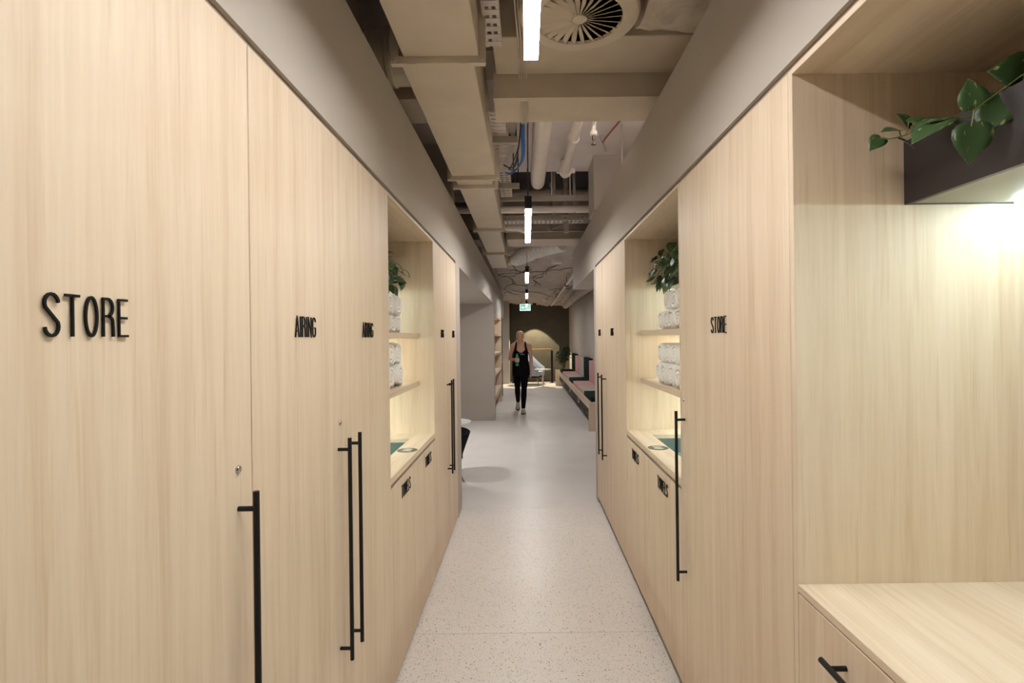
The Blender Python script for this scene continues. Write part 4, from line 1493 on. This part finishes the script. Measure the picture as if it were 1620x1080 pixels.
adl = Vector((-2.1, 6.9, 2.085))  # unseen downlight, added to bring up the grey alcove wall
t = thing('downlight', 'small unseen downlight added under the alcove soffit to brighten the grey wall', 'lamp', adl)
part('housing', G().lathe([(0.052, 0.0), (0.06, 0.0), (0.06, 0.045), (0.0, 0.045), (0.0, 0.035), (0.052, 0.035), (0.052, 0.0)], adl, 28), 'black', t, smooth=35)
part('lens', G().lathe([(0.0, 0.02), (0.05, 0.02), (0.05, 0.03), (0.0, 0.03)], adl, 24), 'lamp_glow', t)
sp2 = bpy.data.lights.new('downlight_beam', 'SPOT')
sp2.energy = 60
sp2.color = PENDANT_C
sp2.spot_size = radians(120)
sp2.spot_blend = 0.6
sp2.shadow_soft_size = 0.04
so2 = bpy.data.objects.new('downlight_beam', sp2)
C.objects.link(so2)
so2.parent = t
so2.location = (0, 0, -0.01)

# ------------------------------------------------------------------ person
PX, PY = -0.105, 10.55


def baked(name, g, mat, parent, voxel=None, sub=0, smooth_it=2, label=None):
    """union of closed shapes by voxel remesh, baked to one continuous mesh"""
    me = g.mesh(name, ORG[parent])
    o = bpy.data.objects.new(name, me)
    C.objects.link(o)
    if voxel:
        md = o.modifiers.new('r', 'REMESH')
        md.mode = 'VOXEL'
        md.voxel_size = voxel
        if smooth_it:
            ms = o.modifiers.new('s', 'SMOOTH')
            ms.factor = 0.5
            ms.iterations = smooth_it
    dg = bpy.context.evaluated_depsgraph_get()
    dg.update()
    me2 = bpy.data.meshes.new_from_object(o.evaluated_get(dg))
    me2.name = name
    o.modifiers.clear()
    o.data = me2
    me2.materials.clear()
    me2.materials.append(M[mat])
    me2.polygons.foreach_set('use_smooth', [True] * len(me2.polygons))
    o.parent = parent
    ORG[o] = ORG[parent]
    if label:
        o['label'] = label
    return o


def limb(g, pts, radii, n=14):
    """tapered limb through joints with rounded ends"""
    P = [Vector(p) for p in pts]
    out, rr = [], []
    for i in range(len(P) - 1):
        for s in ((0, 0.33, 0.67) if i < len(P) - 2 else (0, 0.33, 0.67, 1.0)):
            out.append(P[i].lerp(P[i + 1], s))
            rr.append(radii[i] * (1 - s) + radii[i + 1] * s)
    a = (out[0] - out[1]).normalized()
    b_ = (out[-1] - out[-2]).normalized()
    out = [out[0] + a * rr[0] * 0.8, out[0] + a * rr[0] * 0.5] + out + [out[-1] + b_ * rr[-1] * 0.5, out[-1] + b_ * rr[-1] * 0.8]
    rr = [rr[0] * 0.45, rr[0] * 0.82] + rr + [rr[-1] * 0.82, rr[-1] * 0.45]
    g.tube(out, rr, n)


def ell(cx, cy, cz, ax, ay):
    return ((PX + cx, PY + cy, cz), (ax, 0, 0), (0, ay, 0))


def P3(x, y, z):
    return (PX + x, PY + y, z)


person = thing('person', 'person with tied blonde hair walking in black tank top and leggings, holding a bottle', 'person', (PX, PY, 0))
# joints (y negative = towards the camera)
shR, shL = P3(-0.165, 0.01, 1.345), P3(0.165, 0.01, 1.345)
elR, wrR = P3(-0.225, 0.04, 1.075), P3(-0.135, -0.15, 1.07)
elL, wrL = P3(0.205, 0.05, 1.07), P3(0.205, -0.02, 0.845)
hipR, hipL = P3(-0.08, 0.01, 0.86), P3(0.08, 0.0, 0.86)
knR, anR = P3(-0.078, 0.10, 0.49), P3(-0.075, 0.36, 0.17)
knL, anL = P3(0.055, -0.12, 0.475), P3(0.035, -0.15, 0.085)
g = G()
g.loft([ell(0, 0.01, 0.80, 0.13, 0.085), ell(0, 0.015, 0.88, 0.165, 0.11), ell(0, 0.01, 0.96, 0.15, 0.10), ell(0, 0, 1.06, 0.122, 0.085), ell(0, -0.005, 1.16, 0.135, 0.095),
        ell(0, -0.005, 1.25, 0.15, 0.10), ell(0, 0.005, 1.32, 0.15, 0.085), ell(0, 0.012, 1.375, 0.115, 0.06), ell(0, 0.015, 1.40, 0.06, 0.05)], 22)
limb(g, [P3(0, 0.015, 1.37), P3(-0.006, 0.005, 1.45)], [0.052, 0.046])
# head: skull plus jaw
hc = (PX - 0.012, PY - 0.005)


def hsec(z, ax, ay, oy=0.0):
    return ((hc[0], hc[1] + oy, z), (ax, 0, 0), (0, ay, 0))


g.loft([hsec(1.420, 0.026, 0.026, -0.045), hsec(1.432, 0.040, 0.048, -0.03), hsec(1.455, 0.055, 0.072, -0.012), hsec(1.485, 0.063, 0.084, -0.004), hsec(1.52, 0.070, 0.092, 0.0),
        hsec(1.555, 0.073, 0.095, 0.003), hsec(1.585, 0.069, 0.089, 0.006), hsec(1.61, 0.054, 0.07, 0.008), hsec(1.625, 0.03, 0.04, 0.01)], 22)
g.loft([((hc[0], hc[1] - 0.088, 1.535), (0.008, 0, 0), (0, 0.01, 0)), ((hc[0], hc[1] - 0.098, 1.51), (0.011, 0, 0), (0, 0.014, 0)), ((hc[0], hc[1] - 0.098, 1.495), (0.014, 0, 0), (0, 0.014, 0)), ((hc[0], hc[1] - 0.086, 1.488), (0.01, 0, 0), (0, 0.01, 0))], 12)
for s in (-1, 1):
    g.loft([((hc[0] + s * 0.070, hc[1] + 0.012, 1.49), (0.006, 0, 0), (0, 0.010, 0)), ((hc[0] + s * 0.076, hc[1] + 0.014, 1.515), (0.007, 0, 0), (0, 0.017, 0)), ((hc[0] + s * 0.076, hc[1] + 0.016, 1.54), (0.006, 0, 0), (0, 0.015, 0))], 10)
for s in (-1, 1):
    limb(g, [P3(s * 0.035, 0.022, 1.425), P3(s * 0.09, 0.018, 1.385), P3(s * 0.155, 0.010, 1.352)], [0.030, 0.036, 0.042], 10)
# arms
for sh, el, wr in ((shR, elR, wrR), (shL, elL, wrL)):
    limb(g, [sh, Vector(sh).lerp(Vector(el), 0.4), el, Vector(el).lerp(Vector(wr), 0.35), wr], [0.046, 0.041, 0.034, 0.035, 0.024])
# legs
for hp, kn, an in ((hipR, knR, anR), (hipL, knL, anL)):
    limb(g, [hp, Vector(hp).lerp(Vector(kn), 0.5), kn, Vector(kn).lerp(Vector(an), 0.35), an], [0.085, 0.07, 0.05, 0.052, 0.033])
# relaxed left hand hanging: palm, four fingers, thumb
pl = Vector(wrL)
g.loft([(pl + Vector((0, -0.003, 0.0)), (0.015, 0, 0), (0, 0.026, 0)), (pl + Vector((0.002, -0.012, -0.05)), (0.014, 0, 0), (0, 0.038, 0)), (pl + Vector((0.0, -0.018, -0.09)), (0.012, 0, 0), (0, 0.038, 0))], 12)
for k, (o, l) in enumerate(((-0.030, 0.066), (-0.010, 0.076), (0.010, 0.070), (0.028, 0.056))):
    b0 = pl + Vector((0.0, -0.018 + o, -0.085))
    limb(g, [b0, b0 + Vector((-0.004, -0.005, -l * 0.45)), b0 + Vector((-0.016, -0.004, -l * 0.78)), b0 + Vector((-0.03, -0.001, -l * 0.95))], [0.0095, 0.009, 0.0082, 0.007], 8)
b0 = pl + Vector((-0.004, -0.034, -0.03))
limb(g, [b0, b0 + Vector((-0.012, -0.028, -0.03)), b0 + Vector((-0.020, -0.03, -0.062))], [0.013, 0.010, 0.008], 8)
# right hand closed round the bottle
BX, BY = PX - 0.075, PY - 0.205
pr = Vector(wrR)
palm = Vector((BX - 0.040, BY + 0.012, 1.065))
g.loft([(pr, (0, 0.0, 0.026), (0.015, 0.012, 0)), (pr.lerp(palm, 0.6), (0, 0, 0.036), (0.013, 0.012, 0)), (palm, (0, 0, 0.040), (0.010, 0.012, 0)), (palm + Vector((0.0, -0.025, 0)), (0, 0, 0.038), (0.010, 0.006, 0))], 12)
for k, z in enumerate((1.098, 1.076, 1.054, 1.033)):
    r_ = 0.045
    n = 5
    span = (150, 165, 155, 130)[k]
    pts = [(BX + r_ * cos(radians(195 + span * i / n)), BY + r_ * sin(radians(195 + span * i / n)), z - 0.002 * i) for i in range(n + 1)]
    limb(g, pts, [0.0105, 0.0102, 0.0098, 0.0093, 0.0088, 0.008], 8)
pts = [palm + Vector((0.005, 0.01, 0.03)), Vector((BX - 0.02, BY + 0.040, 1.108)), Vector((BX + 0.012, BY + 0.044, 1.118)), Vector((BX + 0.035, BY + 0.030, 1.116))]
limb(g, pts, [0.013, 0.012, 0.010, 0.008], 8)
body = baked('body', g, 'skin', person, voxel=0.0065, smooth_it=2)

# hair: cap over the skull, ponytail behind
g = G()
g.loft([hsec(1.47, 0.055, 0.05, 0.06), hsec(1.50, 0.073, 0.068, 0.043), hsec(1.535, 0.078, 0.080, 0.030), hsec(1.565, 0.080, 0.086, 0.024), hsec(1.595, 0.076, 0.089, 0.014), hsec(1.62, 0.062, 0.078, 0.012), hsec(1.637, 0.036, 0.046, 0.012)], 22)
limb(g, [(hc[0], hc[1] + 0.09, 1.57), (hc[0], hc[1] + 0.14, 1.53), (hc[0] + 0.005, hc[1] + 0.15, 1.44), (hc[0] + 0.01, hc[1] + 0.13, 1.36)], [0.025, 0.032, 0.028, 0.012])
for s in (-1, 1):
    limb(g, [(hc[0] + s * 0.01, hc[1] - 0.078, 1.605), (hc[0] + s * 0.054, hc[1] - 0.058, 1.58), (hc[0] + s * 0.073, hc[1] - 0.018, 1.545), (hc[0] + s * 0.074, hc[1] + 0.02, 1.50)], [0.009, 0.011, 0.010, 0.006], 8)
baked('hair', g, 'hair', person, voxel=0.006, smooth_it=3)
g = G()
for s in (-1, 1):
    g.loft([((hc[0] + s * 0.03, hc[1] - 0.0875, 1.525), (0.004, 0, 0), (0, 0.003, 0)), ((hc[0] + s * 0.03, hc[1] - 0.091, 1.53), (0.010, 0, 0), (0, 0.004, 0)), ((hc[0] + s * 0.03, hc[1] - 0.0885, 1.536), (0.006, 0, 0), (0, 0.003, 0))], 10)
    part('eye', g, 'eye', person)
    g = G()
for s in (-1, 1):
    part('eyebrow', G().tube([(hc[0] + s * 0.014, hc[1] - 0.0945, 1.549), (hc[0] + s * 0.032, hc[1] - 0.091, 1.553), (hc[0] + s * 0.047, hc[1] - 0.079, 1.548)], 0.003, 6), 'hair', person)
part('mouth', G().tube([(hc[0] - 0.022, hc[1] - 0.077, 1.462), (hc[0], hc[1] - 0.088, 1.463), (hc[0] + 0.022, hc[1] - 0.077, 1.462)], [0.002, 0.0055, 0.002], 8), 'lip', person)

# loose tank top with scooped neck and wide straps
g = G()
e = 0.012
g.loft([ell(0, 0.012, 0.735, 0.178, 0.125), ell(0, 0.015, 0.86, 0.180, 0.128), ell(0, 0.01, 0.96, 0.166, 0.118), ell(0, 0, 1.06, 0.148, 0.108), ell(0, -0.004, 1.16, 0.150, 0.110),
        ell(0, 0.0, 1.215, 0.155, 0.110)], 24)
for s in (-1, 1):
    limb(g, [P3(s * 0.118, -0.085, 1.19), P3(s * 0.112, -0.082, 1.24), P3(s * 0.100, -0.076, 1.30), P3(s * 0.092, -0.052, 1.362), P3(s * 0.088, 0.01, 1.410), P3(s * 0.075, 0.065, 1.37), P3(s * 0.05, 0.095, 1.28)], [0.032, 0.026, 0.021, 0.019, 0.018, 0.019, 0.024], 10)
for s in (-1, 1):
    limb(g, [P3(s * 0.045, -0.112, 1.205), P3(s * 0.085, -0.100, 1.225), P3(s * 0.112, -0.084, 1.27)], [0.014, 0.022, 0.016], 10)
tank = baked('tank_top', g, 'black_cloth', person, voxel=0.008, smooth_it=2)
# illegible white script across the chest, as loose strokes
g = G()
for (x0, z0, x1, z1) in ((-0.035, 1.190, 0.0, 1.205), (0.0, 1.198, 0.02, 1.212), (0.018, 1.190, 0.05, 1.212), (0.045, 1.196, 0.078, 1.206), (-0.01, 1.165, 0.03, 1.168), (0.035, 1.166, 0.075, 1.170)):
    n = 4
    pts = []
    for i in range(n + 1):
        s = i / n
        x = x0 + (x1 - x0) * s
        y = -0.004 - 0.1165 * sqrt(max(0, 1 - (x / 0.16) ** 2))
        pts.append(P3(x, y, z0 + (z1 - z0) * s + 0.003 * sin(s * 9)))
    g.tube(pts, 0.0035, 6)
part('print', g, 'sign_white', person)
# leggings
g = G()
g.loft([ell(0, 0.012, 0.80, 0.155, 0.105), ell(0, 0.015, 0.88, 0.172, 0.117), ell(0, 0.01, 0.96, 0.157, 0.107), ell(0, 0.0, 1.02, 0.135, 0.095)], 22)
for hp, kn, an in ((hipR, knR, anR), (hipL, knL, anL)):
    top = Vector(kn).lerp(Vector(an), 0.93)
    limb(g, [hp, Vector(hp).lerp(Vector(kn), 0.5), kn, Vector(kn).lerp(Vector(an), 0.35), top], [0.091, 0.076, 0.056, 0.058, 0.040])
baked('leggings', g, 'black_cloth', person, voxel=0.008, smooth_it=2)


def shoe(an, toe_dir, name='shoe'):
    """sneaker; toe_dir unit vector heel->toe, sole normal derived"""
    a = Vector(an)
    f = Vector(toe_dir).normalized()
    r = Vector((1, 0, 0))
    up = r.cross(f).normalized()
    if up.z < 0:
        up = -up
    sole_c = a - up * 0.075

    def sec(k, w_, h0, h1):
        c = sole_c + f * k + up * ((h0 + h1) / 2)
        return (c, r * w_, up * ((h1 - h0) / 2))
    g = G()
    g.loft([sec(-0.075, 0.018, 0.02, 0.06), sec(-0.065, 0.032, 0.012, 0.085), sec(-0.03, 0.038, 0.01, 0.105), sec(0.01, 0.039, 0.01, 0.10), sec(0.05, 0.042, 0.01, 0.078), sec(0.10, 0.046, 0.01, 0.058), sec(0.14, 0.040, 0.01, 0.046), sec(0.165, 0.018, 0.012, 0.03)], 16)
    s = part(name, g, 'shoe', person, smooth=60)
    g = G()
    out = [(-0.082, 0), (-0.07, 0.030), (-0.02, 0.038), (0.04, 0.042), (0.10, 0.048), (0.145, 0.040), (0.172, 0.016), (0.176, 0)]
    out = out + [(k, -w_) for k, w_ in reversed(out[1:-1])]
    g.prism(out, lambda k, w_, h: tuple(sole_c + f * k + r * w_ + up * h), -0.008, 0.016)
    part('sole', g, 'sole', s)
    g = G()
    for k in (0.035, 0.058, 0.08):
        g.tube([tuple(sole_c + f * k + r * -0.028 + up * (0.10 - k * 0.42)), tuple(sole_c + f * k + up * (0.107 - k * 0.42)), tuple(sole_c + f * k + r * 0.028 + up * (0.10 - k * 0.42))], 0.004, 6)
    part('laces', g, 'sign_white', s)


shoe(anL, (0.05, -1, 0.0))
shoe(anR, (-0.03, -0.80, -0.55))

t = thing('water_bottle', 'teal water bottle held against the tank top by the walking person', 'bottle', (BX, BY, 0.945))
part('bottle_body', G().lathe([(0.0, 0.945), (0.030, 0.946), (0.034, 0.955), (0.034, 1.03), (0.031, 1.06), (0.034, 1.09), (0.034, 1.12), (0.024, 1.14), (0.0, 1.14)], (BX, BY, 0), 24), 'bottle', t, smooth=40)
part('cap', G().lathe([(0.026, 1.138), (0.026, 1.165), (0.012, 1.172), (0.010, 1.19), (0.0, 1.19)], (BX, BY, 0), 20), 'bottle', t, smooth=40)
part('band', G().lathe([(0.0345, 1.0), (0.0352, 1.002), (0.0352, 1.012), (0.0345, 1.014)], (BX, BY, 0), 24), 'black', t)
